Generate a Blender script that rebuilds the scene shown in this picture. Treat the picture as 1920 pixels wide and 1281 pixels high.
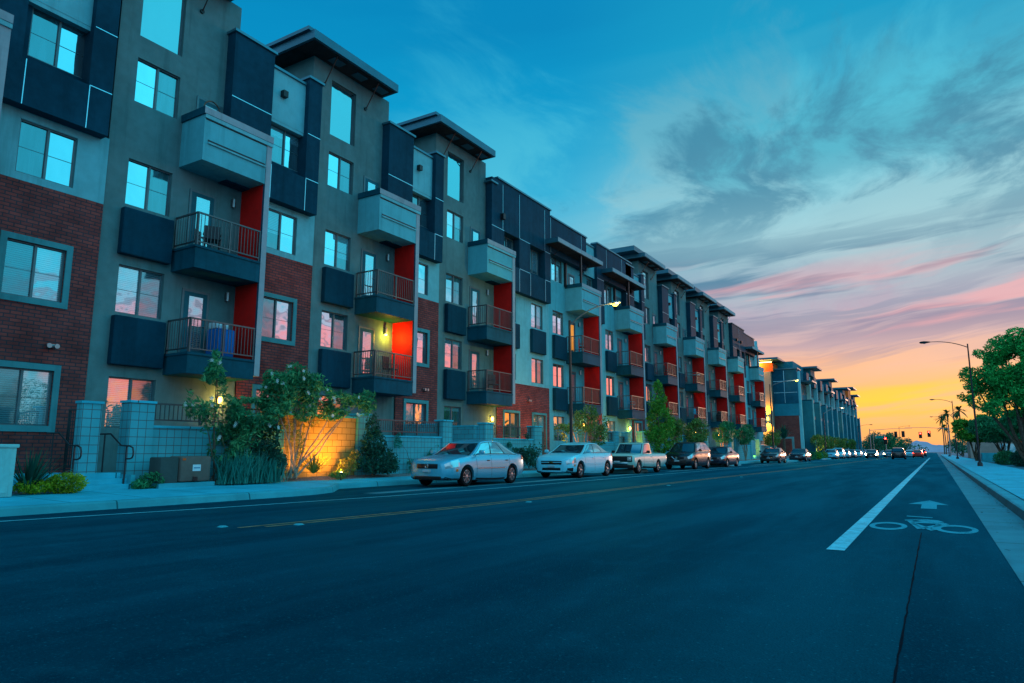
import bpy, bmesh, math, random
from mathutils import Vector, Matrix, noise as mnoise
R = math.radians
for o in list(bpy.data.objects):
    bpy.data.objects.remove(o)
S = bpy.context.scene
COL = S.collection

# ------------------------------------------------------------------ camera
cam = bpy.data.cameras.new('camera')
cam.sensor_width = 36.0
cam.lens = 24.04
cam.clip_start = 0.05
cam.clip_end = 9000
camo = bpy.data.objects.new('camera', cam)
COL.objects.link(camo)
camo.location = (0, 0, 1.1)
camo.rotation_euler = (R(90 + 8.96), 0, R(31.47))
S.camera = camo

# ------------------------------------------------------------------ node helpers
class NT:
    def __init__(s, tree):
        s.t = tree
        s.n = tree.nodes
        s.n.clear()
    def add(s, kind, **kw):
        nd = s.n.new('ShaderNode' + kind)
        for k, v in kw.items():
            if k.startswith('i_'):
                key = k[2:]
                key = int(key) if key.isdigit() else key.replace('_', ' ')
                s.link(v, nd.inputs[key])
            else:
                setattr(nd, k, v)
        return nd
    def link(s, v, sock):
        if isinstance(v, bpy.types.NodeSocket):
            s.t.links.new(v, sock)
        elif isinstance(v, bpy.types.Node):
            s.t.links.new(v.outputs[0], sock)
        else:
            if hasattr(sock, 'default_value'):
                try:
                    n = len(sock.default_value)
                    if not hasattr(v, '__len__'):
                        v = [v] * n
                    v = list(v)
                    if n == 4 and len(v) == 3:
                        v = v + [1]
                    sock.default_value = v
                except TypeError:
                    sock.default_value = v
    def math(s, op, a, b=0.0, c=0.0, clamp=False):
        nd = s.n.new('ShaderNodeMath')
        nd.operation = op
        nd.use_clamp = clamp
        for i, v in enumerate((a, b, c)):
            s.link(v, nd.inputs[i])
        return nd.outputs[0]
    def vmath(s, op, a, b=(0, 0, 0), sc=None):
        nd = s.n.new('ShaderNodeVectorMath')
        nd.operation = op
        s.link(a, nd.inputs[0])
        s.link(b, nd.inputs[1])
        if sc is not None:
            s.link(sc, nd.inputs['Scale'])
        return nd.outputs['Value'] if op in ('DOT_PRODUCT', 'LENGTH', 'DISTANCE') else nd.outputs[0]
    def mix(s, f, a, b, mode='MIX'):
        nd = s.n.new('ShaderNodeMix')
        nd.data_type = 'RGBA'
        nd.blend_type = mode
        s.link(f, nd.inputs[0])
        s.link(a, nd.inputs[6])
        s.link(b, nd.inputs[7])
        return nd.outputs[2]
    def ramp(s, f, stops, interp='LINEAR'):
        nd = s.n.new('ShaderNodeValToRGB')
        r = nd.color_ramp
        r.interpolation = interp
        while len(r.elements) < len(stops):
            r.elements.new(0.5)
        for e, (p, c) in zip(r.elements, stops):
            e.position = p
            e.color = (c, c, c, 1) if not hasattr(c, '__len__') else (*c, 1)
        s.link(f, nd.inputs[0])
        return nd.outputs[0]
    def smooth(s, v, a, b, lo=0.0, hi=1.0):
        nd = s.n.new('ShaderNodeMapRange')
        nd.interpolation_type = 'SMOOTHSTEP'
        s.link(v, nd.inputs[0])
        for i, x in enumerate((a, b, lo, hi)):
            s.link(x, nd.inputs[i + 1])
        return nd.outputs[0]
    def noise(s, vec, scale, detail=3.0, rough=0.5, dist=0.0):
        nd = s.n.new('ShaderNodeTexNoise')
        s.link(vec, nd.inputs['Vector'])
        nd.inputs['Scale'].default_value = scale
        nd.inputs['Detail'].default_value = detail
        nd.inputs['Roughness'].default_value = rough
        nd.inputs['Distortion'].default_value = dist
        return nd.outputs[0]

# ------------------------------------------------------------------ sky (dusk, sunset down the street)
SUN_AZ, SUN_EL = R(7), R(2.6)      # azimuth measured from +Y towards +X
W = bpy.data.worlds.new('World')
S.world = W
W.use_nodes = True
t = NT(W.node_tree)
tc = t.add('TexCoord')
d = t.vmath('NORMALIZE', tc.outputs['Generated'])
sx = t.add('SeparateXYZ', i_0=d)
X_, Y_, Z_ = sx.outputs
flat = t.vmath('NORMALIZE', t.add('CombineXYZ', i_0=X_, i_1=Y_).outputs[0])
az = t.vmath('DOT_PRODUCT', flat, (math.sin(R(1)), math.cos(R(1)), 0))
zz = t.math('MAXIMUM', Z_, 0.0)
# clouds, laid out on a plane high above the ground
den = t.math('ADD', zz, 0.10)
px = t.math('DIVIDE', X_, den)
py = t.math('DIVIDE', Y_, den)
pc = t.add('CombineXYZ', i_0=px, i_1=py).outputs[0]
warp = t.noise(pc, 0.5, 3, 0.55)
pcw = t.vmath('ADD', pc, t.vmath('SCALE', t.add('CombineXYZ', i_0=warp, i_1=t.noise(t.vmath('ADD', pc, (9, 3, 0)), 0.5, 3)).outputs[0], sc=1.6))
n_big = t.noise(t.vmath('MULTIPLY', pcw, (1.15, 0.62, 1)), 1.0, 8, 0.60)
n_fine = t.noise(t.vmath('MULTIPLY', t.vmath('ADD', pcw, (4.2, 1.7, 0)), (3.2, 1.9, 1)), 1.0, 8, 0.66)
# streaks: long thin bands that lie almost level near the horizon
azi = t.math('ARCTAN2', X_, Y_)
tilt = t.math('ADD', zz, t.math('MULTIPLY', azi, -0.10))
st = t.add('CombineXYZ', i_0=t.math('MULTIPLY', azi, 2.6), i_1=t.math('MULTIPLY', tilt, 34.0), i_2=3.3).outputs[0]
stw = t.vmath('ADD', st, t.vmath('SCALE', t.add('CombineXYZ', i_0=0.0, i_1=t.noise(t.vmath('MULTIPLY', st, (1.2, 0.25, 1)), 1.0, 3)).outputs[0], sc=2.2))
n_st = t.noise(stw, 1.0, 5, 0.55)
zj = t.math('ADD', zz, t.math('MULTIPLY', t.math('SUBTRACT', n_st, 0.5), 0.05))
RS = [(0.0, (.90, .36, .13)), (.030, (.95, .44, .12)), (.045, (.95, .48, .09)), (.056, (.95, .54, .06)), (.074, (.90, .50, .08)), (.086, (.86, .43, .18)),
      (.112, (.74, .42, .28)), (.14, (.54, .36, .36)), (.18, (.38, .32, .41)), (.225, (.27, .36, .45)), (.275, (.28, .49, .55)), (.34, (.22, .48, .56)),
      (.42, (.06, .37, .50)), (.52, (.005, .27, .46)), (.8, (.0, .17, .36)), (1.0, (.0, .16, .34))]
RM = [(0.0, (.50, .30, .22)), (.08, (.45, .34, .32)), (.16, (.34, .40, .45)), (.26, (.16, .45, .56)), (.36, (.03, .36, .56)),
      (.46, (.001, .27, .50)), (.56, (.0, .20, .42)), (.8, (.0, .17, .37)), (1.0, (.0, .16, .34))]
RO = [(0.0, (.30, .25, .26)), (.12, (.22, .34, .42)), (.25, (.04, .33, .52)), (.40, (.0, .25, .48)), (.6, (.0, .19, .42)),
      (.8, (.0, .17, .37)), (1.0, (.0, .16, .34))]
RR = [(0.0, (1.6, .42, .015)), (.045, (1.6, .46, .05)), (.075, (1.5, .31, .20)), (.12, (1.35, .32, .30)), (.165, (.92, .46, .58)),
      (.20, (.30, .68, .90)), (.27, (.08, .95, 1.28)), (.5, (.07, 1.10, 1.55)), (.75, (.05, 1.0, 1.45)), (1.0, (.02, .55, .85))]
cS, cM, cO, cR = (t.ramp(zj, r) for r in (RS, RM, RO, RR))
base = t.mix(t.smooth(az, 0.985, 0.87), cS, cM)
base = t.mix(t.smooth(az, 0.85, 0.40), base, cO)
rside = t.math('MULTIPLY', t.smooth(X_, 0.12, 0.45), t.smooth(az, -0.15, 0.35))
cRc = t.ramp(zj, [(0.0, (.30, .38, .40)), (.06, (.16, .46, .56)), (.14, (.05, .58, .82)), (.27, (.05, .80, 1.15)), (.5, (.06, .95, 1.38)), (.75, (.05, .92, 1.35)), (1.0, (.02, .55, .85))])
cR = t.mix(t.smooth(az, 0.40, 0.52), cRc, cR)
base = t.mix(rside, base, cR)
back = t.smooth(az, 0.25, -0.5)
cB = t.ramp(zz, [(0.0, (.28, .55, .70)), (.2, (.30, .70, .98)), (.5, (.26, .70, 1.05)), (1.0, (.05, .42, .70))])
base = t.mix(back, base, cB)
# broad grey-blue cloud, brighter towards the sunset
azs = t.math('MULTIPLY', t.math('SUBTRACT', az, 0.935), 1.6)
azs = t.math('MINIMUM', azs, 0.04)
azs = t.math('SUBTRACT', azs, t.smooth(zz, 0.34, 0.60, 0.0, 0.10))
n_b2 = t.math('ADD', t.math('MULTIPLY', n_big, 0.72), t.math('MULTIPLY', n_fine, 0.28))
k1 = t.math('MULTIPLY', t.smooth(t.math('ADD', n_b2, azs), 0.465, 0.565), t.smooth(zz, 0.12, 0.28))
cc = t.ramp(zz, [(0.0, (.45, .35, .38)), (.2, (.33, .43, .49)), (.3, (.27, .50, .56)), (.42, (.11, .37, .48)), (.6, (.035, .27, .42)), (1.0, (.01, .2, .35))])
base = t.mix(t.math('MULTIPLY', k1, 0.85), base, cc)
n_d = t.noise(t.vmath('MULTIPLY', t.vmath('ADD', pcw, (11.0, 6.0, 2.0)), (1.5, 0.85, 1)), 1.0, 8, 0.62)
k2 = t.math('MULTIPLY', t.smooth(t.math('ADD', n_d, t.math('MULTIPLY', azs, 0.4)), 0.47, 0.58), t.smooth(zz, 0.20, 0.36))
base = t.mix(t.math('MULTIPLY', k2, 0.82), base, t.mix(t.smooth(az, .88, .97), (.002, .125, .26), (.035, .19, .30)))
n_h = t.noise(t.vmath('MULTIPLY', t.vmath('ADD', pcw, (2.0, 16.0, 5.0)), (1.9, 1.0, 1)), 1.0, 8, 0.62)
k3 = t.math('MULTIPLY', t.smooth(n_h, 0.50, 0.64), t.math('MULTIPLY', t.smooth(zz, 0.22, 0.32), t.smooth(az, 0.55, 0.93)))
base = t.mix(t.math('MULTIPLY', k3, 0.55), base, t.ramp(zz, [(.25, (.40, .56, .60)), (.38, (.09, .50, .62)), (.55, (.03, .37, .55))]))
# dark slate bands and pink streaks lower down
b1 = t.math('MULTIPLY', t.smooth(n_st, 0.44, 0.56), t.math('MULTIPLY', t.smooth(zz, 0.115, 0.165), t.smooth(zz, 0.32, 0.235)))
b1 = t.math('MULTIPLY', b1, t.smooth(az, 0.75, 0.95))
base = t.mix(t.math('MULTIPLY', b1, 0.85), base, t.ramp(zz, [(.10, (.36, .25, .32)), (.17, (.20, .20, .31)), (.23, (.045, .17, .28)), (.30, (.12, .26, .35))]))
n_s2 = t.noise(t.vmath('ADD', stw, (5.5, 2.3, 7.0)), 1.0, 4, 0.5)
b2 = t.math('MULTIPLY', t.smooth(n_s2, 0.49, 0.60), t.math('MULTIPLY', t.smooth(zz, 0.10, 0.15), t.smooth(zz, 0.27, 0.20)))
b2 = t.math('MULTIPLY', b2, t.smooth(az, 0.8, 0.95))
base = t.mix(t.math('MULTIPLY', b2, 0.60), base, (.74, .34, .36))
n_s3 = t.noise(t.vmath('ADD', t.vmath('MULTIPLY', stw, (1.3, 1.5, 1)), (1.5, 8.3, 2.0)), 1.0, 6, 0.6)
b4 = t.math('MULTIPLY', t.smooth(n_s3, 0.47, 0.60), t.math('MULTIPLY', t.smooth(zz, 0.085, 0.125), t.smooth(zz, 0.24, 0.17)))
base = t.mix(t.math('MULTIPLY', b4, 0.75), base, t.ramp(zz, [(.09, (.62, .36, .25)), (.13, (.36, .27, .33)), (.19, (.20, .25, .36))]))
b3 = t.math('MULTIPLY', t.smooth(n_s2, 0.46, 0.58), t.math('MULTIPLY', t.smooth(zz, 0.02, 0.045), t.smooth(zz, 0.135, 0.10)))
base = t.mix(t.math('MULTIPLY', b3, t.math('MULTIPLY', t.smooth(az, 0.7, 0.95), 0.85)), base, (.84, .42, .22))
# below the horizon
base = t.mix(t.smooth(Z_, -0.02, -0.001), (.05, .10, .12), base)
sky = t.add('TexSky', sky_type='NISHITA')
sky.sun_disc = False
sky.sun_elevation = SUN_EL
sky.sun_rotation = SUN_AZ
sky.dust_density = 3.0
nis = t.vmath('SCALE', sky.outputs[0], sc=0.003)
base = t.vmath('SCALE', base, sc=0.90)
tot = t.vmath('ADD', base, nis)
bg = t.add('Background', i_0=tot, i_1=1.0)
out = t.add('OutputWorld', i_0=bg)

sun = bpy.data.lights.new('sun', 'SUN')
sun.energy = 0.34
sun.angle = R(4)
sun.color = (1.0, .50, .34)
suno = bpy.data.objects.new('sun', sun)
COL.objects.link(suno)
suno.rotation_euler = Vector((math.sin(SUN_AZ) * math.cos(SUN_EL), math.cos(SUN_AZ) * math.cos(SUN_EL), math.sin(SUN_EL))).to_track_quat('Z', 'Y').to_euler()

S.view_settings.view_transform = 'Standard'
S.view_settings.look = 'None'
S.view_settings.exposure = 0.46
S.view_settings.gamma = 1.0
S.render.engine = 'CYCLES'
S.cycles.use_denoising = True
S.cycles.max_bounces = 5
S.cycles.diffuse_bounces = 3
S.cycles.glossy_bounces = 3
S.cycles.transmission_bounces = 3
S.cycles.caustics_reflective = False
S.cycles.caustics_refractive = False
S.cycles.sample_clamp_indirect = 6.0

# ------------------------------------------------------------------ materials
MATS = {}
def newmat(name):
    m = bpy.data.materials.new(name)
    m.use_nodes = True
    MATS[name] = m
    return m, NT(m.node_tree)

def mat(name, col, rough=0.7, var=0.12, vscale=0.6, bump=0.0, bscale=60, spec=0.03, metal=0.0, coat=0.0, grime=None):
    m, t = newmat(name)
    P = t.add('BsdfPrincipled')
    g = t.add('TexCoord').outputs['Object']
    n1 = t.noise(g, vscale, 5, 0.6)
    n2 = t.noise(g, vscale * 9, 4, 0.6)
    f = t.math('ADD', t.math('MULTIPLY', n1, 0.65), t.math('MULTIPLY', n2, 0.35))
    lo = [c * (1 - var * 2) for c in col]
    hi = [min(1, c * (1 + var * 2)) for c in col]
    c = t.mix(t.smooth(f, 0.3, 0.7), (*lo, 1), (*hi, 1))
    if bump and bscale >= 40 and spec < .1:
        stn = t.noise(t.vmath('MULTIPLY', g, (2.6, 2.6, .16)), 1.0, 5, .65)
        c = t.mix(t.math('MULTIPLY', t.smooth(stn, .50, .68), .34), c, (*[x * .45 for x in col], 1))
    t.link(c, P.inputs['Base Color'])
    t.link(t.math('ADD', rough - 0.08, t.math('MULTIPLY', n2, 0.16)), P.inputs['Roughness'])
    P.inputs['Specular IOR Level'].default_value = spec
    if spec < .1:
        P.inputs['Specular Tint'].default_value = (.25, .8, 1, 1)
    P.inputs['Metallic'].default_value = metal
    P.inputs['Coat Weight'].default_value = coat
    P.inputs['Coat Roughness'].default_value = 0.04
    if bump:
        b = t.add('Bump', i_Height=t.noise(g, bscale, 4, 0.6))
        b.inputs['Strength'].default_value = bump
        b.inputs['Distance'].default_value = 0.02
        t.link(b.outputs[0], P.inputs['Normal'])
    t.add('OutputMaterial', i_0=P)
    return m

def wallvec(t):
    """wall coordinates: across and up, whichever way the wall faces"""
    g = t.add('TexCoord').outputs['Object']
    s = t.add('SeparateXYZ', i_0=g)
    n = t.add('SeparateXYZ', i_0=t.add('NewGeometry').outputs['True Normal'])
    ax = t.math('GREATER_THAN', t.math('ABSOLUTE', n.outputs[0]), 0.5)
    az_ = t.math('GREATER_THAN', t.math('ABSOLUTE', n.outputs[2]), 0.5)
    u = t.math('ADD', t.math('MULTIPLY', ax, s.outputs[1]), t.math('MULTIPLY', t.math('SUBTRACT', 1.0, ax), s.outputs[0]))
    v = t.math('ADD', t.math('MULTIPLY', az_, s.outputs[1]), t.math('MULTIPLY', t.math('SUBTRACT', 1.0, az_), s.outputs[2]))
    return t.add('CombineXYZ', i_0=u, i_1=v).outputs[0], g

def brickmat(name, c1, c2, mortar, bw, bh, ms, var=0.3, offset=0.5, rough=0.85, bump=0.5):
    m, t = newmat(name)
    v, g = wallvec(t)
    b = t.add('TexBrick', offset=offset, i_Vector=v)
    b.inputs['Color1'].default_value = (*c1, 1)
    b.inputs['Color2'].default_value = (*c2, 1)
    b.inputs['Mortar'].default_value = (*mortar, 1)
    b.inputs['Scale'].default_value = 1.0
    b.inputs['Mortar Size'].default_value = ms
    b.inputs['Mortar Smooth'].default_value = 0.2
    b.inputs['Brick Width'].default_value = bw
    b.inputs['Row Height'].default_value = bh
    n = t.noise(g, 1.3, 5, 0.65)
    c = t.mix(1.0, b.outputs[0], t.ramp(n, [(.25, 1 - var), (.75, 1 + var)]), 'MULTIPLY')
    P = t.add('BsdfPrincipled', i_Base_Color=c, i_Roughness=rough)
    P.inputs['Specular IOR Level'].default_value = 0.05
    hb = t.math('ADD', t.math('MULTIPLY', b.outputs['Fac'], -1.0), t.math('MULTIPLY', t.noise(g, 70, 3), 0.25))
    bp = t.add('Bump', i_Height=hb)
    bp.inputs['Strength'].default_value = bump
    bp.inputs['Distance'].default_value = 0.012
    t.link(bp.outputs[0], P.inputs['Normal'])
    t.add('OutputMaterial', i_0=P)
    return m

def glassmat(name, inner, refl=0.6, tint=(1, 1, 1), blinds=False, wavy=0.016, rough=0.01, glow=None, curtain=0.0, edge=1.0):
    """window: what hangs behind the pane, under a clear reflection"""
    m, t = newmat(name)
    g = t.add('TexCoord').outputs['Object']
    oi = t.add('ObjectInfo').outputs['Random']
    s = t.add('SeparateXYZ', i_0=g)
    col = (*inner, 1)
    if blinds:
        w = t.math('FRACT', t.math('MULTIPLY', s.outputs[2], 19.0))
        col = t.mix(t.smooth(w, 0.55, 0.9), (*inner, 1), (*[c * .35 for c in inner], 1))
    elif curtain:
        hang = t.math('GREATER_THAN', s.outputs[2], t.math('ADD', .15, t.math('MULTIPLY', t.math('FRACT', t.math('MULTIPLY', oi, 7.3)), 2.2)))
        w = t.noise(t.vmath('MULTIPLY', t.vmath('ADD', g, t.add('CombineXYZ', i_0=oi, i_1=t.math('MULTIPLY', oi, 37.0)).outputs[0]), (5, 7, .7)), 1.0, 2)
        col = t.mix(t.smooth(w, 0.35, 0.65), (*inner, 1), (*[c * (1 - curtain) for c in inner], 1))
        slat = t.smooth(t.math('FRACT', t.math('MULTIPLY', s.outputs[2], 17.0)), .6, .9)
        col = t.mix(hang, col, t.mix(slat, (*[min(.6, c * 2.6 + .03) for c in inner], 1), (*[c * 1.1 for c in inner], 1)))
    D = t.add('BsdfDiffuse', i_0=col)
    if glow:
        D = t.add('AddShader', i_0=D.outputs[0], i_1=t.add('Emission', i_0=t.mix(t.noise(g, 2.2, 3), (*glow, 1), (*[c * .3 for c in glow], 1)), i_1=1.0).outputs[0])
    nz = t.noise(t.vmath('ADD', g, t.add('CombineXYZ', i_1=t.math('MULTIPLY', oi, 50.0)).outputs[0]), 1.1, 2)
    bp = t.add('Bump', i_Height=nz)
    bp.inputs['Strength'].default_value = wavy
    bp.inputs['Distance'].default_value = 1.0
    G = t.add('BsdfGlossy', i_0=(*tint, 1), i_1=rough)
    t.link(bp.outputs[0], G.inputs['Normal'])
    fr = t.add('LayerWeight', i_0=0.35).outputs['Fresnel']
    fac = t.math('ADD', refl, t.math('MULTIPLY', fr, (1 - refl) * edge), clamp=True)
    M = t.add('MixShader', i_0=fac, i_1=D.outputs[0], i_2=G.outputs[0])
    t.add('OutputMaterial', i_0=M)
    return m

def emat(name, col, strength):
    m, t = newmat(name)
    t.add('OutputMaterial', i_0=t.add('Emission', i_0=(*col, 1), i_1=strength))
    return m

def leafmat(name, c1, c2, c3=None, rough=0.6):
    m, t = newmat(name)
    r = t.add('NewGeometry').outputs['Random Per Island']
    st_ = [(0.0, c1), (0.6, c2), (1.0, c3 or c2)]
    c = t.ramp(r, st_)
    n = t.noise(t.add('TexCoord').outputs['Object'], 1.6, 2)
    c = t.mix(1.0, c, t.ramp(n, [(.3, .6), (.7, 1.4)]), 'MULTIPLY')
    P = t.add('BsdfPrincipled', i_Base_Color=c, i_Roughness=rough)
    P.inputs['Specular IOR Level'].default_value = 0.25
    T = t.add('BsdfTranslucent', i_0=c)
    t.add('OutputMaterial', i_0=t.add('MixShader', i_0=0.3, i_1=P.outputs[0], i_2=T.outputs[0]))
    return m

# asphalt: speckled aggregate, worn wheel tracks, a little patching
m, t = newmat('asphalt')
g = t.add('TexCoord').outputs['Object']
s = t.add('SeparateXYZ', i_0=g)
ag = t.noise(g, 55, 3, 0.7)
ag2 = t.add('TexVoronoi', i_Vector=g, i_Scale=70).outputs[0]
big = t.noise(t.vmath('MULTIPLY', g, (1.0, 0.12, 1)), 0.9, 5, 0.6)
mid = t.noise(g, 2.2, 5, 0.65)
trk = t.math('SINE', t.math('MULTIPLY', s.outputs[0], 3.4))
c = t.mix(t.smooth(big, 0.3, 0.72), (.001, .019, .031, 1), (.0015, .033, .047, 1))
c = t.mix(t.math('MULTIPLY', t.smooth(trk, 0.0, 1.0), 0.25), c, (.001, .032, .050, 1))
c = t.mix(t.math('MULTIPLY', t.smooth(mid, 0.52, 0.75), 0.5), c, (.003, .058, .078, 1))
nearx = t.smooth(s.outputs[1], 11.0, 5.0)
edge_w = t.math('ADD', s.outputs[0], t.math('MULTIPLY', t.math('SUBTRACT', mid, .5), 1.2))
shl = t.math('MULTIPLY', t.math('MULTIPLY', t.smooth(edge_w, -2.1, -0.9), t.math('LESS_THAN', s.outputs[0], -.265)), nearx)
c = t.mix(t.math('MULTIPLY', shl, 0.55), c, (.003, .066, .088, 1))
c = t.mix(t.math('MULTIPLY', t.math('GREATER_THAN', s.outputs[0], -.265), .28), c, (.0008, .020, .036, 1))
c = t.mix(t.math('MULTIPLY', t.smooth(ag, 0.54, 0.70), 0.55), c, (.006, .105, .135, 1))
v2 = t.add('TexVoronoi', i_Vector=g, i_Scale=26)
pick = t.math('GREATER_THAN', t.add('SeparateColor', i_0=v2.outputs['Color']).outputs[0], 0.87)
c = t.mix(t.math('MULTIPLY', t.math('MULTIPLY', pick, t.smooth(v2.outputs['Distance'], 0.30, 0.10)), 0.40), c, (.03, .21, .25, 1))
c = t.mix(t.math('MULTIPLY', t.smooth(ag2, 0.16, 0.05), 0.45), c, (.05, .21, .25, 1))
c = t.mix(t.math('MULTIPLY', t.smooth(t.noise(g, 34, 2, .7), .60, .72), .6), c, (.0005, .012, .022, 1))
D = t.add('BsdfDiffuse', i_0=c)
G = t.add('BsdfGlossy', i_0=(.05, .62, .85, 1), i_1=t.math('ADD', 0.38, t.math('MULTIPLY', mid, 0.25)))
bp = t.add('Bump', i_Height=t.math('ADD', ag, t.math('MULTIPLY', ag2, 0.7)))
bp.inputs['Strength'].default_value = 0.7
bp.inputs['Distance'].default_value = 0.008
t.link(bp.outputs[0], D.inputs['Normal'])
t.link(bp.outputs[0], G.inputs['Normal'])
fc = t.math('POWER', t.add('LayerWeight', i_0=0.5).outputs['Facing'], 5.0)
fc = t.math('ADD', 0.008, t.math('MULTIPLY', fc, t.math('ADD', 0.16, t.math('MULTIPLY', t.smooth(big, .35, .65), 0.10))))
t.add('OutputMaterial', i_0=t.add('MixShader', i_0=fc, i_1=D.outputs[0], i_2=G.outputs[0]))

def concretemat(name, col, joint=1.5):
    m, t = newmat(name)
    g = t.add('TexCoord').outputs['Object']
    s = t.add('SeparateXYZ', i_0=g)
    n1 = t.noise(g, 0.7, 6, 0.65)
    n2 = t.noise(g, 22, 4, 0.7)
    n3 = t.noise(t.vmath('MULTIPLY', g, (3, .35, 3)), 1.0, 4, .6)
    c = t.mix(t.smooth(n1, .3, .7), (*[x * .78 for x in col], 1), (*[x * 1.12 for x in col], 1))
    c = t.mix(t.math('MULTIPLY', t.smooth(n2, .55, .75), .35), c, (*[x * .55 for x in col], 1))
    c = t.mix(t.math('MULTIPLY', t.smooth(n3, .52, .7), .35), c, (*[x * .5 for x in col], 1))
    if joint:
        w = t.math('ABSOLUTE', t.math('SUBTRACT', t.math('FRACT', t.math('DIVIDE', s.outputs[1], joint)), 0.5))
        c = t.mix(t.smooth(w, 0.022 / joint, 0.010 / joint), c, (*[x * .3 for x in col], 1))
    P = t.add('BsdfPrincipled', i_Base_Color=c, i_Roughness=0.75)
    P.inputs['Specular IOR Level'].default_value = 0.05
    bp = t.add('Bump', i_Height=n2)
    bp.inputs['Strength'].default_value = 0.3
    bp.inputs['Distance'].default_value = 0.006
    t.link(bp.outputs[0], P.inputs['Normal'])
    t.add('OutputMaterial', i_0=P)
    return m

m, t = newmat('white_paint')
g = t.add('TexCoord').outputs['Object']
n1 = t.noise(g, 9, 6, .7); n2 = t.noise(g, 60, 3, .7); n3 = t.noise(t.vmath('MULTIPLY', g, (2.5, .5, 1)), 1.0, 4)
wf_ = t.math('ADD', t.math('MULTIPLY', n1, .5), t.math('ADD', t.math('MULTIPLY', n2, .3), t.math('MULTIPLY', n3, .2)))
c = t.mix(t.smooth(wf_, .47, .58), (.08, .45, .54, 1), (.01, .12, .16, 1))
c = t.mix(t.smooth(n3, .35, .65), c, t.mix(.5, c, (.05, .30, .38, 1)))
t.add('OutputMaterial', i_0=t.add('BsdfDiffuse', i_0=c))
m, t = newmat('worn_paint')
g = t.add('TexCoord').outputs['Object']
n1 = t.noise(g, 9, 6, .7); n2 = t.noise(g, 70, 3, .7); n3 = t.noise(t.vmath('MULTIPLY', g, (2.5, .5, 1)), 1.0, 4)
wf_ = t.math('ADD', t.math('MULTIPLY', n1, .4), t.math('ADD', t.math('MULTIPLY', n2, .4), t.math('MULTIPLY', n3, .2)))
c = t.mix(t.smooth(wf_, .50, .64), (.07, .40, .48, 1), (.003, .075, .10, 1))
t.add('OutputMaterial', i_0=t.add('BsdfDiffuse', i_0=c))
concretemat('concrete', (.05, .52, .64))
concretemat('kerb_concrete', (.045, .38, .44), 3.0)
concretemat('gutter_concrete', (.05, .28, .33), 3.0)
concretemat('kerb_shade_stain', (.012, .125, .15), 3.0)  # shade of the kerb face painted in, together with tyre stains
mat('stucco_taupe', (0.125, 0.235, 0.235), .85, .10, .35, .35, 90)
mat('stucco_grey', (0.17, 0.5, 0.54), .85, .08, .35, .35, 90)
mat('stucco_box', (0.11, 0.45, 0.5), .8, .07, .4, .3, 90)
mat('cladding_dark', (0.008, 0.056, 0.088), .55, .14, .5, .08, 40)
mat('panel_dark', (0.006, 0.05, 0.078), .6, .12, .7, .1, 50)
mat('slab_dark', (0.008, 0.085, 0.12), .6, .12, .7, .15, 60)
mat('coping_metal', (0.06, 0.19, 0.24), .4, .08, 1.0, 0, 1, .5, .5)
mat('fascia_metal', (0.025, 0.13, 0.18), .45, .1, .8, 0, 1, .5, .4)
mat('soffit', (.035, .04, .042), .7, .2, 1.0)
mat('joint_metal', (0.4, 0.72, 0.8), .3, .05, 1, 0, 1, .5, .6)
mat('red_paint', (.80, .008, .005), .7, .08, .5, .2, 70, .25)
mat('orange_paint', (.85, .13, .015), .7, .08, .5, .2, 70, .25)
mat('frame_bronze', (.085, .155, .17), .45, .1, 1.0, 0, 1, .5, .3)
mat('door_paint', (0.03, 0.14, 0.17), .5, .08, 1.0)
mat('rail_metal', (.075, .095, .10), .4, .08, 1.0, 0, 1, .5, .5)
mat('rail_dark', (.03, .035, .04), .45, .08, 1.0, 0, 1, .5, .4)
mat('trim_grey', (0.075, 0.29, 0.31), .8, .08, .5, .2, 80)
mat('trim_sunlit', (.34, .40, .43), .8, .06, .5, .2, 80)  # pale trim with low sunset light painted into its colour
mat('stucco_tan', (.30, .27, .20), .85, .08, .4)
mat('roofing', (.25, .25, .25), .9, .1, .5)
mat('black_metal', (.012, .013, .015), .45, .1, 1.0, 0, 1, .5, .3)
mat('lamp_metal', (.35, .36, .37), .35, .08, 1.0, 0, 1, .5, .8)
mat('pole_dark', (.028, .026, .028), .5, .1, 1.0, 0, 1, .4, .3)
mat('white_paint', (0.14, 0.62, 0.7), .6, .16, 6.0)
mat('yellow_paint', (.26, .22, .13), .65, .25, 4.0)
mat('gravel', (.20, .19, .19), .95, .35, 14.0, 1.0, 45, .2)
mat('soil', (0.06, 0.1, 0.1), .95, .3, 1.5, .8, 30, .2)
mat('gravel_lot', (0.03, 0.17, 0.22), .95, .2, 1.5, .6, 30, .2)
mat('bark', (.12, .085, .06), .9, .3, 8.0, .8, 30, .2)
mat('bark_pale', (.34, .26, .19), .85, .25, 8.0, .6, 30, .2)
brickmat('brick', (.34, .072, .060), (.215, .050, .046), (.060, .048, .058), .27, .095, .015, .38)
brickmat('brick_far', (.25, .055, .040), (.17, .04, .035), (.10, .075, .075), .3, .11, .014, .3)
brickmat('block', (.085, .43, .48), (.07, .39, .44), (.10, .13, .14), .41, .205, .009, .18, .5, .9, .3)
brickmat('block_tan_lamplit', (.50, .34, .10), (.44, .29, .085), (.14, .085, .02), .41, .205, .009, .2, .5, .9, .3)  # tan block with part of the amber lamplight painted into it
brickmat('block_stack', (.085, .43, .48), (.07, .40, .45), (.10, .13, .14), .205, .205, .009, .15, 0.0, .9, .3)
glassmat('glass_clear', (.07, .17, .20), .60, (.95, .98, 1), curtain=.6)
glassmat('glass_screen', (.035, .15, .175), .22, (.85, .92, .95), rough=.06, curtain=.5)
glassmat('glass_blinds', (.38, .58, .60), .40, (.96, .98, 1), blinds=True)
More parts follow.
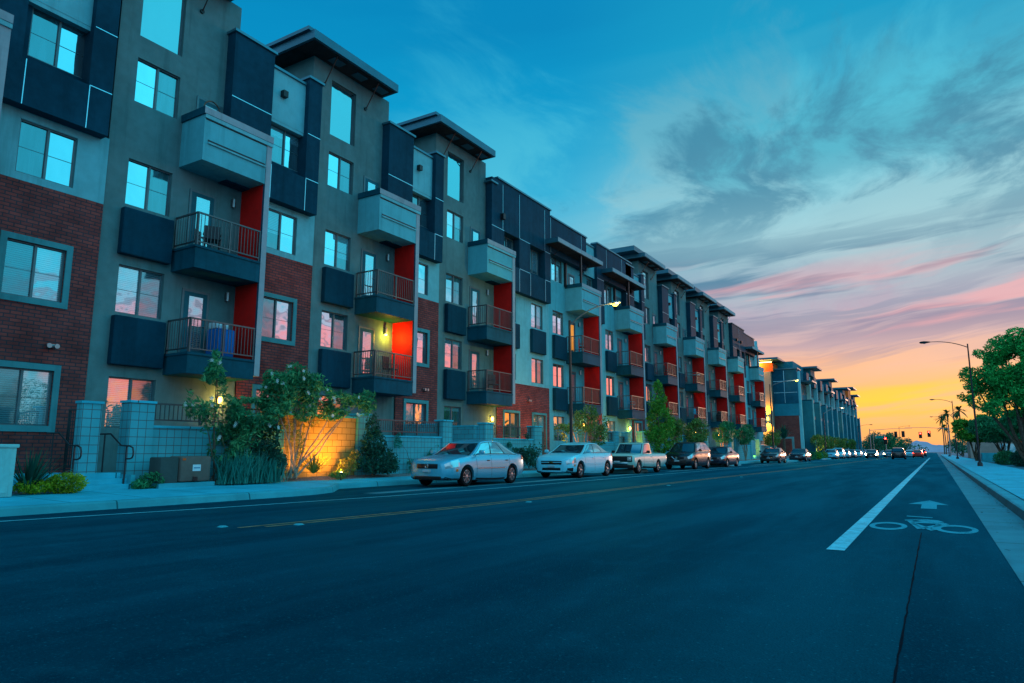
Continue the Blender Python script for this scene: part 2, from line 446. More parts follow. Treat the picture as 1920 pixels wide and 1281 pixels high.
glassmat('glass_screen_blinds', (.08, .22, .25), .22, (.85, .92, .95), rough=.08, blinds=True)
glassmat('glass_tall', (.01, .07, .09), .34, (.97, .99, 1), wavy=.012)
glassmat('glass_door', (.10, .12, .12), .42, (.95, .97, 1), curtain=.5)
glassmat('glass_lit', (.3, .2, .1), .12, glow=(1.0, .36, .03))
# ------------------------------------------------------------------ geometry helpers
def gz(y):
    return -0.003 * y

class MB:
    def __init__(s):
        s.v, s.f, s.m = [], [], []
        s.mi = 0
    def face(s, pts):
        i = len(s.v)
        s.v += [tuple(p) for p in pts]
        s.f.append(tuple(range(i, i + len(pts))))
        s.m.append(s.mi)
        return s
    def mesh(s, vs, fs):
        i = len(s.v)
        s.v += [tuple(p) for p in vs]
        for f in fs:
            s.f.append(tuple(i + k for k in f))
            s.m.append(s.mi)
        return s
    def box(s, x0, x1, y0, y1, z0, z1):
        vs = [(x0, y0, z0), (x1, y0, z0), (x1, y1, z0), (x0, y1, z0), (x0, y0, z1), (x1, y0, z1), (x1, y1, z1), (x0, y1, z1)]
        return s.mesh(vs, [(3, 2, 1, 0), (4, 5, 6, 7), (0, 1, 5, 4), (1, 2, 6, 5), (2, 3, 7, 6), (3, 0, 4, 7)])
    def bbox(s, x0, x1, y0, y1, z0, z1, b=0.02):
        bm = bmesh.new()
        bmesh.ops.create_cube(bm, size=1)
        for v in bm.verts:
            v.co = ((x0 + x1) / 2 + v.co.x * (x1 - x0), (y0 + y1) / 2 + v.co.y * (y1 - y0), (z0 + z1) / 2 + v.co.z * (z1 - z0))
        bmesh.ops.bevel(bm, geom=list(bm.edges), offset=b, segments=2, affect='EDGES', profile=.5)
        bm.verts.index_update()
        s.mesh([v.co[:] for v in bm.verts], [[v.index for v in f.verts] for f in bm.faces])
        bm.free()
        return s
    def tube(s, pts, r, n=8, r1=None, cap=True):
        pts = [Vector(p) for p in pts]
        rings = []
        N = len(pts)
        for i, p in enumerate(pts):
            dd = (pts[min(i + 1, N - 1)] - pts[max(i - 1, 0)]).normalized()
            a = dd.orthogonal().normalized() if i == 0 else (rings_a - dd * rings_a.dot(dd)).normalized()
            rings_a = a
            b = dd.cross(a)
            rr = r if r1 is None else r + (r1 - r) * i / (N - 1)
            rings.append([p + (a * math.cos(2 * math.pi * k / n) + b * math.sin(2 * math.pi * k / n)) * rr for k in range(n)])
        vs = [q for rg in rings for q in rg]
        fs = [(i * n + k, i * n + (k + 1) % n, (i + 1) * n + (k + 1) % n, (i + 1) * n + k) for i in range(N - 1) for k in range(n)]
        if cap:
            fs += [tuple(range(n - 1, -1, -1)), tuple(range((N - 1) * n, N * n))]
        return s.mesh(vs, fs)
    def lathe(s, prof, n=24, axis='z', o=(0, 0, 0), cap=True):
        vs = []
        for r, h in prof:
            for k in range(n):
                a = 2 * math.pi * k / n
                c, q = r * math.cos(a), r * math.sin(a)
                vs.append({'z': (c, q, h), 'x': (h, c, q), 'y': (q, h, c)}[axis])
        vs = [(p[0] + o[0], p[1] + o[1], p[2] + o[2]) for p in vs]
        L = len(prof)
        fs = [(i * n + k, i * n + (k + 1) % n, (i + 1) * n + (k + 1) % n, (i + 1) * n + k) for i in range(L - 1) for k in range(n)]
        if cap and prof[0][0] > 1e-4:
            fs.append(tuple(range(n - 1, -1, -1)))
        if cap and prof[-1][0] > 1e-4:
            fs.append(tuple(range((L - 1) * n, L * n)))
        return s.mesh(vs, fs)
    def prism(s, poly, z0, z1):
        n = len(poly)
        f0 = z0 if callable(z0) else (lambda y: z0)
        f1 = z1 if callable(z1) else (lambda y: z1)
        vs = [(x, y, f0(y)) for x, y in poly] + [(x, y, f1(y)) for x, y in poly]
        return s.mesh(vs, [tuple(range(n - 1, -1, -1)), tuple(range(n, 2 * n))] + [(i, (i + 1) % n, n + (i + 1) % n, n + i) for i in range(n)])
    def build(s, name, mats, parent=None, smooth=False, off=(0, 0, 0)):
        me = bpy.data.meshes.new(name)
        o = Vector(off)
        if parent is not None and off == (0, 0, 0):
            o = base_of(parent)
        me.from_pydata([tuple(Vector(p) - o) for p in s.v], [], s.f)
        for m in ([mats] if isinstance(mats, str) else mats):
            me.materials.append(MATS[m])
        me.polygons.foreach_set('material_index', s.m)
        bm = bmesh.new()
        bm.from_mesh(me)
        bmesh.ops.recalc_face_normals(bm, faces=bm.faces)
        bm.to_mesh(me)
        bm.free()
        if smooth:
            me.polygons.foreach_set('use_smooth', [True] * len(me.polygons))
            me.set_sharp_from_angle(angle=R(38 if smooth is True else smooth))
        ob = bpy.data.objects.new(name, me)
        COL.objects.link(ob)
        if parent is not None:
            ob.parent = parent
        return ob

def base_of(o):
    v = Vector((0, 0, 0))
    while o is not None:
        v += o.location
        o = o.parent
    return v

def tag(o, label=None, cat=None, group=None, kind=None):
    for k, v in (('label', label), ('category', cat), ('group', group), ('kind', kind)):
        if v:
            o[k] = v
    return o

def thing(name, label, cat, loc=(0, 0, 0), rz=0.0, group=None):
    o = bpy.data.objects.new(name, None)
    o.empty_display_size = 0.3
    COL.objects.link(o)
    o.location = loc
    o.rotation_euler = (0, 0, rz)
    return tag(o, label, cat, group)

def inst(src, parent, delta, name=None):
    """a copy of a part (and its sub-parts) moved by delta"""
    c = src.copy()
    COL.objects.link(c)
    c.parent = parent
    c.location = src.location + Vector(delta)
    for ch in src.children:
        q = ch.copy()
        COL.objects.link(q)
        q.parent = c
    return c

def dup(root, loc, rz=None, label=None, group=None, scale=None):
    r = root.copy()
    COL.objects.link(r)
    r.location = loc
    if rz is not None:
        r.rotation_euler = (0, 0, rz)
    if scale is not None:
        r.scale = (scale,) * 3 if not hasattr(scale, '__len__') else scale
    if label:
        r['label'] = label
    if group:
        r['group'] = group
    for ch in list(root.children):
        c = ch.copy()
        COL.objects.link(c)
        c.parent = r
        for g_ in ch.children:
            q = g_.copy()
            COL.objects.link(q)
            q.parent = c
    return r

def wallgrid(mb, X, y0, y1, z0, z1, holes, depth=0.10):
    """a wall face on the plane x = X with openings and their reveals"""
    ys = sorted({y0, y1, *[v for h in holes for v in h[:2] if y0 < v < y1]})
    zs = sorted({z0, z1, *[v for h in holes for v in h[2:] if z0 < v < z1]})
    for a, b in zip(ys, ys[1:]):
        for c, e in zip(zs, zs[1:]):
            my, mz = (a + b) / 2, (c + e) / 2
            if any(h[0] < my < h[1] and h[2] < mz < h[3] for h in holes):
                continue
            mb.face([(X, a, c), (X, b, c), (X, b, e), (X, a, e)])
    for h in holes:
        a, b, c, e = max(h[0], y0), min(h[1], y1), max(h[2], z0), min(h[3], z1)
        x1 = X - depth
        if a == h[0]:
            mb.face([(X, a, c), (X, a, e), (x1, a, e), (x1, a, c)])
        if b == h[1]:
            mb.face([(X, b, c), (x1, b, c), (x1, b, e), (X, b, e)])
        if c == h[2]:
            mb.face([(X, a, c), (x1, a, c), (x1, b, c), (X, b, c)])
        if e == h[3]:
            mb.face([(X, a, e), (X, b, e), (x1, b, e), (x1, a, e)])

# ------------------------------------------------------------------ ground, road, pavements
def strip(mb, x0, x1, y0, y1, z, n=1):
    mb.face([(x0, y0, gz(y0) + z), (x1, y0, gz(y0) + z), (x1, y1, gz(y1) + z), (x0, y1, gz(y1) + z)])

b = MB()
strip(b, -1500, 1500, -120, 3500, -0.03)
tag(b.build('ground', 'gravel_lot'), kind='structure')
b = MB()
strip(b, -15.2, 0.53, -60, 900, 0.0)
tag(b.build('road', 'asphalt'), kind='structure')
b = MB()
strip(b, 0.53, 1.12, -60, 900, 0.004)
strip(b, -12.92, -12.42, 13.6, 33.0, 0.004)
strip(b, -12.92, -12.42, 37.2, 52.0, 0.004)
strip(b, -12.92, -12.42, 57.5, 76.0, 0.004)
tag(b.build('gutter', 'gutter_concrete'), kind='structure')
# right kerb and pavement
b = MB()
for y0 in [-60] + list(range(-6, 300, 6)):
    y1 = -6 if y0 == -60 else y0 + 6
    x0, x1, xt = 1.12, 1.40, 1.165
    A = [(x0, gz(y0) + .004), (xt, gz(y0) + .13), (xt + .03, gz(y0) + .15), (x1, gz(y0) + .15)]
    B_ = [(x0, gz(y1) + .004), (xt, gz(y1) + .13), (xt + .03, gz(y1) + .15), (x1, gz(y1) + .15)]
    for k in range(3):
        b.mi = 1 if k == 0 else 0  # only the street face takes the painted shade
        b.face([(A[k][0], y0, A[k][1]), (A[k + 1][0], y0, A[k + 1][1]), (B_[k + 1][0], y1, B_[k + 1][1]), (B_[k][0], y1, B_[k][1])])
tag(b.build('kerb', ['kerb_concrete', 'kerb_shade_stain']), kind='structure')
b = MB()
for y0, y1 in ((-60, 60), (60, 300)):
    strip(b, 1.43, 3.95, y0, y1, 0.152)
    b.face([(3.95, y0, gz(y0) + .152), (3.95, y0, gz(y0) - .1), (3.95, y1, gz(y1) - .1), (3.95, y1, gz(y1) + .152)])
tag(b.build('pavement', 'concrete'), kind='structure')
b = MB()
strip(b, 3.96, 40, -60, 300, 0.05)
tag(b.build('verge', 'gravel_lot'), kind='structure')
# left pavement with bulb-outs; its outer edge is the kerb line
edge = [(-13.45, -60), (-13.45, 11.8), (-13.55, 12.6), (-13.9, 13.5), (-14.5, 14.2), (-15.0, 14.8), (-15.05, 16), (-15.05, 31.6),
        (-14.6, 32.3), (-13.7, 33.0), (-13.3, 33.6), (-13.25, 35.6), (-13.6, 36.4), (-14.5, 37.0), (-15.05, 37.8), (-15.05, 50.8),
        (-14.4, 51.6), (-13.4, 52.4), (-13.25, 56.4), (-14.2, 57.2), (-15.05, 58), (-15.05, 75.2), (-14.3, 76), (-13.3, 76.8), (-13.25, 86),
        (-14.2, 87), (-15.05, 88), (-15.05, 100), (-13.3, 103), (-13.25, 112), (-15.05, 114), (-15.05, 250)]
fine = []
for (xa, ya), (xb, yb) in zip(edge, edge[1:]):
    n = max(1, int((yb - ya) / 12))
    for k in range(n):
        fine.append((xa + (xb - xa) * k / n, ya + (yb - ya) * k / n))
fine.append(edge[-1])
b, kb = MB(), MB()
for (xa, ya), (xb, yb) in zip(fine, fine[1:]):
    q = .16
    b.face([(xa - q, ya, gz(ya) + .153), (xb - q, yb, gz(yb) + .153), (-16.15, yb, gz(yb) + .21), (-16.15, ya, gz(ya) + .21)])
    prof = [(0.02, -.01), (-.02, .12), (-.05, .15), (-.161, .155)]
    for (u0, v0), (u1, v1) in zip(prof, prof[1:]):
        kb.face([(xa + u0, ya, gz(ya) + v0), (xb + u0, yb, gz(yb) + v0), (xb + u1, yb, gz(yb) + v1), (xa + u1, ya, gz(ya) + v1)])
tag(b.build('pavement', 'concrete'), kind='structure')
tag(kb.build('kerb', 'kerb_concrete'), kind='structure')
# planting bed of gravel between pavement and walls
b = MB()
rng = random.Random(4)
ys = [-20 + i * .5 for i in range(60)] + [10 + i * .7 for i in range(170)]
xs = [-16.15, -16.45, -16.8, -17.5, -18.3, -19.3]
def bedz(x, y):
    k = (-16.15 - x) / 3.1
    return gz(y) + .20 + .22 * min(1, k * 1.6) + (0.03 * mnoise.noise((x * 2.1, y * 2.1, 0)) if x < -16.2 else 0)
for ya, yb in zip(ys, ys[1:]):
    for xa, xb in zip(xs, xs[1:]):
        b.face([(xa, ya, bedz(xa, ya)), (xa, yb, bedz(xa, yb)), (xb, yb, bedz(xb, yb)), (xb, ya, bedz(xb, ya))])
tag(b.build('gravel_bed', 'gravel', smooth=True), kind='stuff')

# painted markings
def ribbon(pts, w, z=0.005):
    mb = MB()
    for (xa, ya), (xb, yb) in zip(pts, pts[1:]):
        mb.face([(xa - w / 2, ya, gz(ya) + z), (xa + w / 2, ya, gz(ya) + z), (xb + w / 2, yb, gz(yb) + z), (xb - w / 2, yb, gz(yb) + z)])
    return mb
def marking(mb, m, name='road_marking'):
    return tag(mb.build(name, m), kind='structure')
marking(ribbon([(-1.06, 8.72), (-1.06, 30), (-1.05, 60), (-1.05, 150)], 0.19), 'white_paint')
marking(ribbon([(-12.6, 3), (-12.55, 5.2), (-12.0, 8.6), (-11.55, 13), (-11.32, 16.6), (-11.3, 25), (-11.4, 36), (-11.5, 60), (-11.5, 140)], 0.085), 'white_paint')
yl = ribbon([(-8.66, 6.6), (-8.45, 9), (-8.2, 12), (-8.1, 27), (-7.7, 46), (-7.6, 150)], 0.085)
y2 = ribbon([(-8.44, 6.9), (-8.23, 9), (-7.98, 12), (-7.88, 27), (-7.48, 46), (-7.38, 150)], 0.085)
yl.mesh(y2.v, y2.f)
marking(yl, 'yellow_paint')
# bicycle symbol and arrow
b = MB()
bz = 0.005
def flat(pts):
    b.face([(x, y, gz(y) + bz) for x, y in pts])
def ringshape(cx, cy, rx, ry, wx, wy, n=28):
    for k in range(n):
        a0, a1 = 2 * math.pi * k / n, 2 * math.pi * (k + 1) / n
        flat([(cx + rx * math.cos(a0), cy + ry * math.sin(a0)), (cx + rx * math.cos(a1), cy + ry * math.sin(a1)),
              (cx + (rx - wx) * math.cos(a1), cy + (ry - wy) * math.sin(a1)), (cx + (rx - wx) * math.cos(a0), cy + (ry - wy) * math.sin(a0))])
def bar(x0, y0, x1, y1, w=.05):
    v = Vector((x1 - x0, (y1 - y0) * .35)).normalized()
    n = Vector((-v.y, v.x)) * w / 2
    flat([(x0 + n.x, y0 + n.y / .35), (x1 + n.x, y1 + n.y / .35), (x1 - n.x, y1 - n.y / .35), (x0 - n.x, y0 - n.y / .35)])
ringshape(-.70, 11.95, .25, .62, .075, .25)
ringshape(.16, 11.95, .265, .64, .075, .25)
marking(b, 'worn_paint', 'bicycle_marking')
b = MB(); bz = 0.0056
for q in ((-.40, 12.55, -.12, 11.6), (-.45, 13.0, -.28, 11.7), (-.28, 11.75, .06, 12.75), (-.42, 12.75, .02, 12.8), (-.12, 11.7, -.05, 12.6)):
    bar(*q, w=.08)
marking(b, 'worn_paint', 'bicycle_marking')
b = MB(); bz = 0.0062
bar(-.52, 13.05, -.2, 13.35, .05); bar(-.52, 13.9, -.14, 13.75, .06)
flat([(-.36, 13.0), (-.16, 12.75), (.02, 13.0), (-.06, 13.3), (-.22, 13.4)])
marking(b, 'worn_paint', 'bicycle_marking')
b = MB(); bz = 0.005
flat([(-.345, 15.9), (-.075, 15.9), (-.075, 17.15), (.14, 17.15), (-.215, 18.6), (-.60, 17.15), (-.345, 17.15)])
marking(b, 'worn_paint', 'arrow_marking')
# dark sealed crack in the cycle lane
b = MB(); bz = 0.003
cp = [(-.265 + .008 * mnoise.noise((0, i * .9, 3)) + .002 * i / 30, 2.2 + i * .15) for i in range(61)]
for i, ((xa, ya), (xb, yb)) in enumerate(zip(cp, cp[1:])):
    w0, w1 = [.0045 + .007 * abs(mnoise.noise((q * .8, 7, 1))) for q in (i, i + 1)]
    flat([(xa - w0, ya), (xa + w0, ya), (xb + w1, yb), (xb - w1, yb)])
mat('tar', (.0004, .007, .013), .9, .2, 20, 0, 1, .05)
marking(b, 'tar', 'road_crack')

# ------------------------------------------------------------------ the apartment building
apt = thing('apartment_building', 'long five storey apartment building with red balcony walls, dark cladding and brick base', 'building', (-19.2, 50, 0.3))
XT = -19.15      # stucco wall plane
XB = -19.10      # brick / grey bays
XD = -18.75      # dark cladding plane
XS = -18.0       # balcony fronts

def window_proto(w, h, panes, name='window', mid=True, fw=.036, frame='frame_bronze'):
    """frame at the local origin (left bottom corner of the opening), looking along +x"""
    f = MB()
    d0, d1 = -.05, .02
    f.box(d0, d1, 0, fw, 0, h); f.box(d0, d1, w - fw, w, 0, h)
    f.box(d0, d1, fw, w - fw, 0, fw); f.box(d0, d1, fw, w - fw, h - fw, h)
    if len(panes) == 2:
        f.box(d0, d1 - .005, w / 2 - .03, w / 2 + .03, fw, h - fw)
    if mid:
        for k in range(len(panes)):
            a = fw + .002 if k == 0 else w / 2 + .032
            e = (w / 2 - .032) if (k == 0 and len(panes) == 2) else w - fw - .002
            f.box(-.031, -.024, a, e, h * .5 - .005, h * .5 + .005)
    fo = f.build(name, frame)
    p = MB()
    k = len(panes)
    for i in range(k):
        p.mi = i
        a, e = (fw if i == 0 else w / 2), (w / 2 if (i == 0 and k == 2) else w - fw)
        x = -.032 if i == 0 else -.036
        p.face([(x, a, fw), (x, e, fw), (x, e, h - fw), (x, a, h - fw)])
    po = p.build('pane', panes)
    po.parent = fo
    return fo

PROTO = {}
def put_window(y, z, w, h, panes, X, parent=apt, mid=True, name='window'):
    key = (round(w, 3), round(h, 3), tuple(panes), mid, name)
    loc = Vector((X, y, z)) - base_of(parent)
    if key not in PROTO:
        o = window_proto(w, h, panes, name, mid)
        PROTO[key] = o
        o.parent = parent
        o.location = loc
        return o
    src = PROTO[key]
    o = src.copy()
    COL.objects.link(o)
    o.parent = parent
    o.location = loc
    for ch in src.children:
        q = ch.copy(); COL.objects.link(q); q.parent = o
    return o

def boxpart(name, m, *bx, parent=apt, bevel=0):
    b = MB()
    if bevel:
        b.bbox(*bx, bevel)
    else:
        b.box(*bx)
    return b.build(name, m, parent)

def railing(mb, pts, z0, h=1.02, gap=.115):
    for (xa, ya), (xb, yb) in zip(pts, pts[1:]):
        L = math.hypot(xb - xa, yb - ya)
        ux, uy = (xb - xa) / L, (yb - ya) / L
        def seg(s0, s1, za, zb, w):
            x0, y0, x1, y1 = xa + ux * s0, ya + uy * s0, xa + ux * s1, ya + uy * s1
            mb.box(min(x0, x1) - w / 2 * abs(uy) - 1e-4, max(x0, x1) + w / 2 * abs(uy) + 1e-4, min(y0, y1) - w / 2 * abs(ux) - 1e-4, max(y0, y1) + w / 2 * abs(ux) + 1e-4, za, zb)
        seg(0, L, z0 + h - .045, z0 + h, .055)
        seg(.02, L - .02, z0 + .10, z0 + .135, .04)
        n = max(1, round(L / 1.25))
        for k in range(n + 1):
            s = min(max(L * k / n, .022), L - .022)
            seg(s - .021, s + .021, z0, z0 + h - .045, .042)
        nb = int(L / gap)
        for k in range(1, nb):
            s = L * k / nb
            if min(abs(s - L * q / n) for q in range(n + 1)) > .04:
                seg(s - .008, s + .008, z0 + .135, z0 + h - .045, .016)

def door(y, z0, X, w=.92, h=2.08, lit=False, parent=apt):
    b = MB()
    b.box(X, X + .03, y, y + .07, z0, z0 + h); b.box(X, X + .03, y + w - .07, y + w, z0, z0 + h)
    b.box(X, X + .03, y + .07, y + w - .07, z0 + h - .07, z0 + h)
    fr = b.build('balcony_door', 'frame_bronze', parent)
    b = MB()
    b.box(X + .001, X + .022, y + .07, y + w - .07, z0 + .01, z0 + h - .07)
    lf = b.build('door_leaf', 'door_paint', fr)
    b = MB()
    b.box(X + .023, X + .028, y + .24, y + w - .22, z0 + .22, z0 + h - .2)
    b.build('glass', 'glass_lit' if lit else 'glass_door', fr)
    b = MB()
    b.tube([(X + .03, y + w - .14, z0 + .98), (X + .07, y + w - .14, z0 + .98), (X + .07, y + w - .24, z0 + .98)], .012, 6)
    b.build('handle', 'lamp_metal', fr)
    return fr

def wall_lamp(y, z, X, parent=apt, lit=False):
    b = MB()
    b.box(X, X + .03, y - .05, y + .05, z - .12, z + .12)
    b.lathe([(.055, -.14), (.055, .14)], 12, 'z', (X + .085, y, z))
    o = b.build('wall_lamp', 'lamp_metal', parent)
    if lit:
        q = MB()
        q.lathe([(.05, -.18), (.062, -.141)], 12, 'z', (X + .085, y, z))
        q.build('bulb', 'lamp_glow', o)
    return o

emat('lamp_glow', (1.0, .70, .12), 12)
emat('street_glow', (1.0, .74, .07), 6)
emat('street_glow_white', (1.0, .88, .40), 7)

def balcony(y0, y1, fin1, lit=False, door_lit=False, doors=(None, None, None), w0=None):
    """two slabs with railings, a solid fourth-floor box, the fin wall that carries them"""
    for zb, zt in ((3.25, 3.86), (6.36, 7.04)):
        b = MB()
        b.box(XT + .002, XS, y0, y1, zb, zt - .07)
        b.box(XT + .002, XS + .03, y0 - .03, y1, zt - .07, zt)
        bal = b.build('balcony', 'slab_dark', apt)
        r = MB()
        railing(r, [(XT + .03, y0 + .04), (XS - .04, y0 + .04), (XS - .04, y1 - .01)], zt)
        r.build('railing', 'rail_metal', bal)
    b = MB()
    b.box(XT + .002, XS, y0, y1, 9.67, 9.9)                       # floor of the box
    b.box(XS - .15, XS, y0, y1, 9.9, 11.12)                       # front
    b.box(XT + .002, XS - .15, y0, y0 + .15, 9.9, 11.12)          # end
    bal = b.build('balcony', 'stucco_box', apt)
    c = MB()
    c.box(XT + .002, XS + .05, y0 - .05, y0 + .19, 11.121, 11.35)
    c.box(XS - .19, XS + .05, y0 + .19, fin1, 11.121, 11.35)
    c.build('coping', 'slab_dark', bal)
    c = MB()
    c.box(XS + .051, XS + .058, y0 - .05, fin1 + .002, 11.125, 11.345)
    c.build('sunset_light_strip', 'trim_sunlit', bal)  # thin pale strip paints the sunset light on the coping front
    c = MB()
    c.box(XS, XS + .045, y0 + .0, fin1 + .004, 11.0, 11.118)
    c.box(XS, XS + .05, y0 + .14, y1 - .03, 10.22, 10.27)
    c.build('trim', 'stucco_grey', bal)
    c = MB()
    c.box(XS - .004, XS + .006, y0 + .14, y1 - .03, 10.27, 10.35)
    c.box(XS - .004, XS + .005, y0 + .03, y1 - .0, 10.955, 10.999)
    c.build('groove', 'black_metal', bal)
    b = MB()
    b.box(XT + .001, XS + .002, y1 + .02, fin1, 3.37, 11.12)
    b.build('fin_wall', 'trim_sunlit', apt)  # pale colour stands for sunset light on the fin's front edge
    b = MB()
    b.box(XT + .003, XS - .06, y1 + .002, y1 + .02, 3.87, 9.66)
    b.build('red_wall', 'red_paint', apt)
    b = MB()
    b.box(XS - .06, XS + .001, y1 - .004, y1 + .02, 3.37, 9.66)
    b.build('fin_edge', 'cladding_dark', apt)

def eave(w0, big):
    b = MB()
    y0, y1 = w0 - 1.77, w0 + (3.0 if big else 2.88)
    b.box(-25.0, -18.25, y0, y1, 16.08, 16.42)
    e = b.build('eave', 'fascia_metal', apt)
    if big:
        b = MB()
        b.box(-18.25, -18.225, y0, y1, 16.1, 16.41)
        b.build('sunset_light_strip', 'trim_sunlit', e)  # strip added to paint sunset light along the eave front
    b = MB()
    if big:
        b.box(-25.5, -18.75, y0 - 1.0, y1 - .5, 16.42, 16.80)
    else:
        b.box(-24.9, -18.45, y0 - .12, y1 - .2, 16.42, 16.56)
    b.build('roof_edge', 'fascia_metal', e)
    b = MB()
    b.box(-24.9, -18.37, y0 + .12, y1 - .12, 16.06, 16.08)
    b.build('soffit', 'soffit', e)
    for k in range(3):
        b = MB()
        yy = y0 + 1.3 + k * 1.25
        b.box(-18.95, -18.55, yy, yy + .6, 16.045, 16.06)
        b.build('soffit_vent', 'fascia_metal', e)
    for dy in (-.42, 1.87):
        b = MB()
        b.tube([(XT + .05, w0 + dy, 15.12), (-18.42, w0 + dy - .02, 16.06)], .022, 6)
        b.lathe([(.07, 0), (.07, .06)], 10, 'x', (XT, w0 + dy, 15.12))
        b.build('strut', 'black_metal', apt)

# which panes each window shows, from the photograph
SCR = ('glass_clear', 'glass_screen')
SCL = ('glass_screen', 'glass_clear')
def tower(w0, b0, fin0, fin1, big=False, blinds=(), lit=False, doorlit=False, left=.6):
    W_ = 1.34
    holes = [(w0, w0 + W_, 13.25, 15.52), (w0, w0 + W_, 11.17, 12.55), (w0, w0 + W_, 8.02, 9.40), (w0, w0 + W_, 4.87, 6.25), (w0, w0 + W_, 1.68, 3.08)]
    b = MB()
    wallgrid(b, XT, w0 - left, fin1, 0.3, 14.55, holes[1:] + [(w0, w0 + W_, 13.25, 14.8)], .16)
    # the tower head, a little wider to the left
    wallgrid(b, XT - .0, w0 - .95, w0 + 3.32, 14.55, 16.1, [(w0, w0 + W_, 14.3, 15.52)], .16)
    b.face([(XT, w0 - .95, 13.0), (XT, w0 - .95, 16.1), (-24.3, w0 - .95, 16.1), (-24.3, w0 - .95, 13.0)])
    b.face([(XT, w0 + 3.32, 13.0), (XT, w0 + 3.32, 16.1), (-24.3, w0 + 3.32, 16.1), (-24.3, w0 + 3.32, 13.0)])
    b.face([(-24.3, w0 - .95, 13.0), (-24.3, w0 + 3.32, 13.0), (-24.3, w0 + 3.32, 16.1), (-24.3, w0 - .95, 16.1)])
    b.build('tower_wall', 'stucco_taupe', apt)
    put_window(w0, 13.25, W_, 2.27, ['glass_tall'], XT - .10, mid=False)
    for i, h in enumerate(holes[1:]):
        bl = i in blinds
        put_window(h[0], h[2], W_, h[3] - h[2], ['glass_blinds', 'glass_screen_blinds'] if bl else SCR, XT - .08)
    for z0, z1 in ((6.53, 7.88), (3.40, 4.77)):
        boxpart('panel', 'panel_dark', XT, XT + .22, w0 - .10, w0 + 1.40, z0, z1, bevel=.03)
    dy = w0 + 1.93
    door(dy, 10.15, XT)
    door(dy, 7.05, XT, lit=doorlit)
    door(dy, 3.87, XT)
    wall_lamp(w0 + 3.45, 9.1, XT)
    wall_lamp(w0 + 3.45, 5.95, XT, lit=lit)
    balcony(b0, fin0, fin1)
    eave(w0, big)

def cladding_frame(y0, y1, z0, z1, holes, name='cladding', joints=()):
    b = MB()
    ys = [y0, y1]
    wallgrid(b, XD, y0, y1, z0, z1, holes, XD - XB - .005)
    for (a, c, n) in ((y0, z0, 0), (y1, z0, 1)):
        b.face([(XD, a, z0), (XD, a, z1), (XT - .3, a, z1), (XT - .3, a, z0)])
    b.face([(XD, y0, z0), (XD, y1, z0), (XT, y1, z0), (XT, y0, z0)])
    b.face([(XD, y0, z1), (XD, y1, z1), (XT - .3, y1, z1), (XT - .3, y0, z1)])
    o = b.build(name, 'cladding_dark', apt)
    if joints:
        for a, c, e, f in joints:
            j = MB()
            if abs(a - c) < 1e-6:
                j.box(XD, XD + .008, a - .011, a + .011, e, f)
            else:
                j.box(XD, XD + .008, a, c, e - .011, e + .011)
            j.build('joint_strip', 'joint_metal', o)
    return o

def coping(y0, y1, z, X=XD, back=.45):
    b = MB()
    b.box(X - back, X + .07, y0 - .06, y1 + .06, z, z + .09)
    return b.build('coping', 'coping_metal', apt)

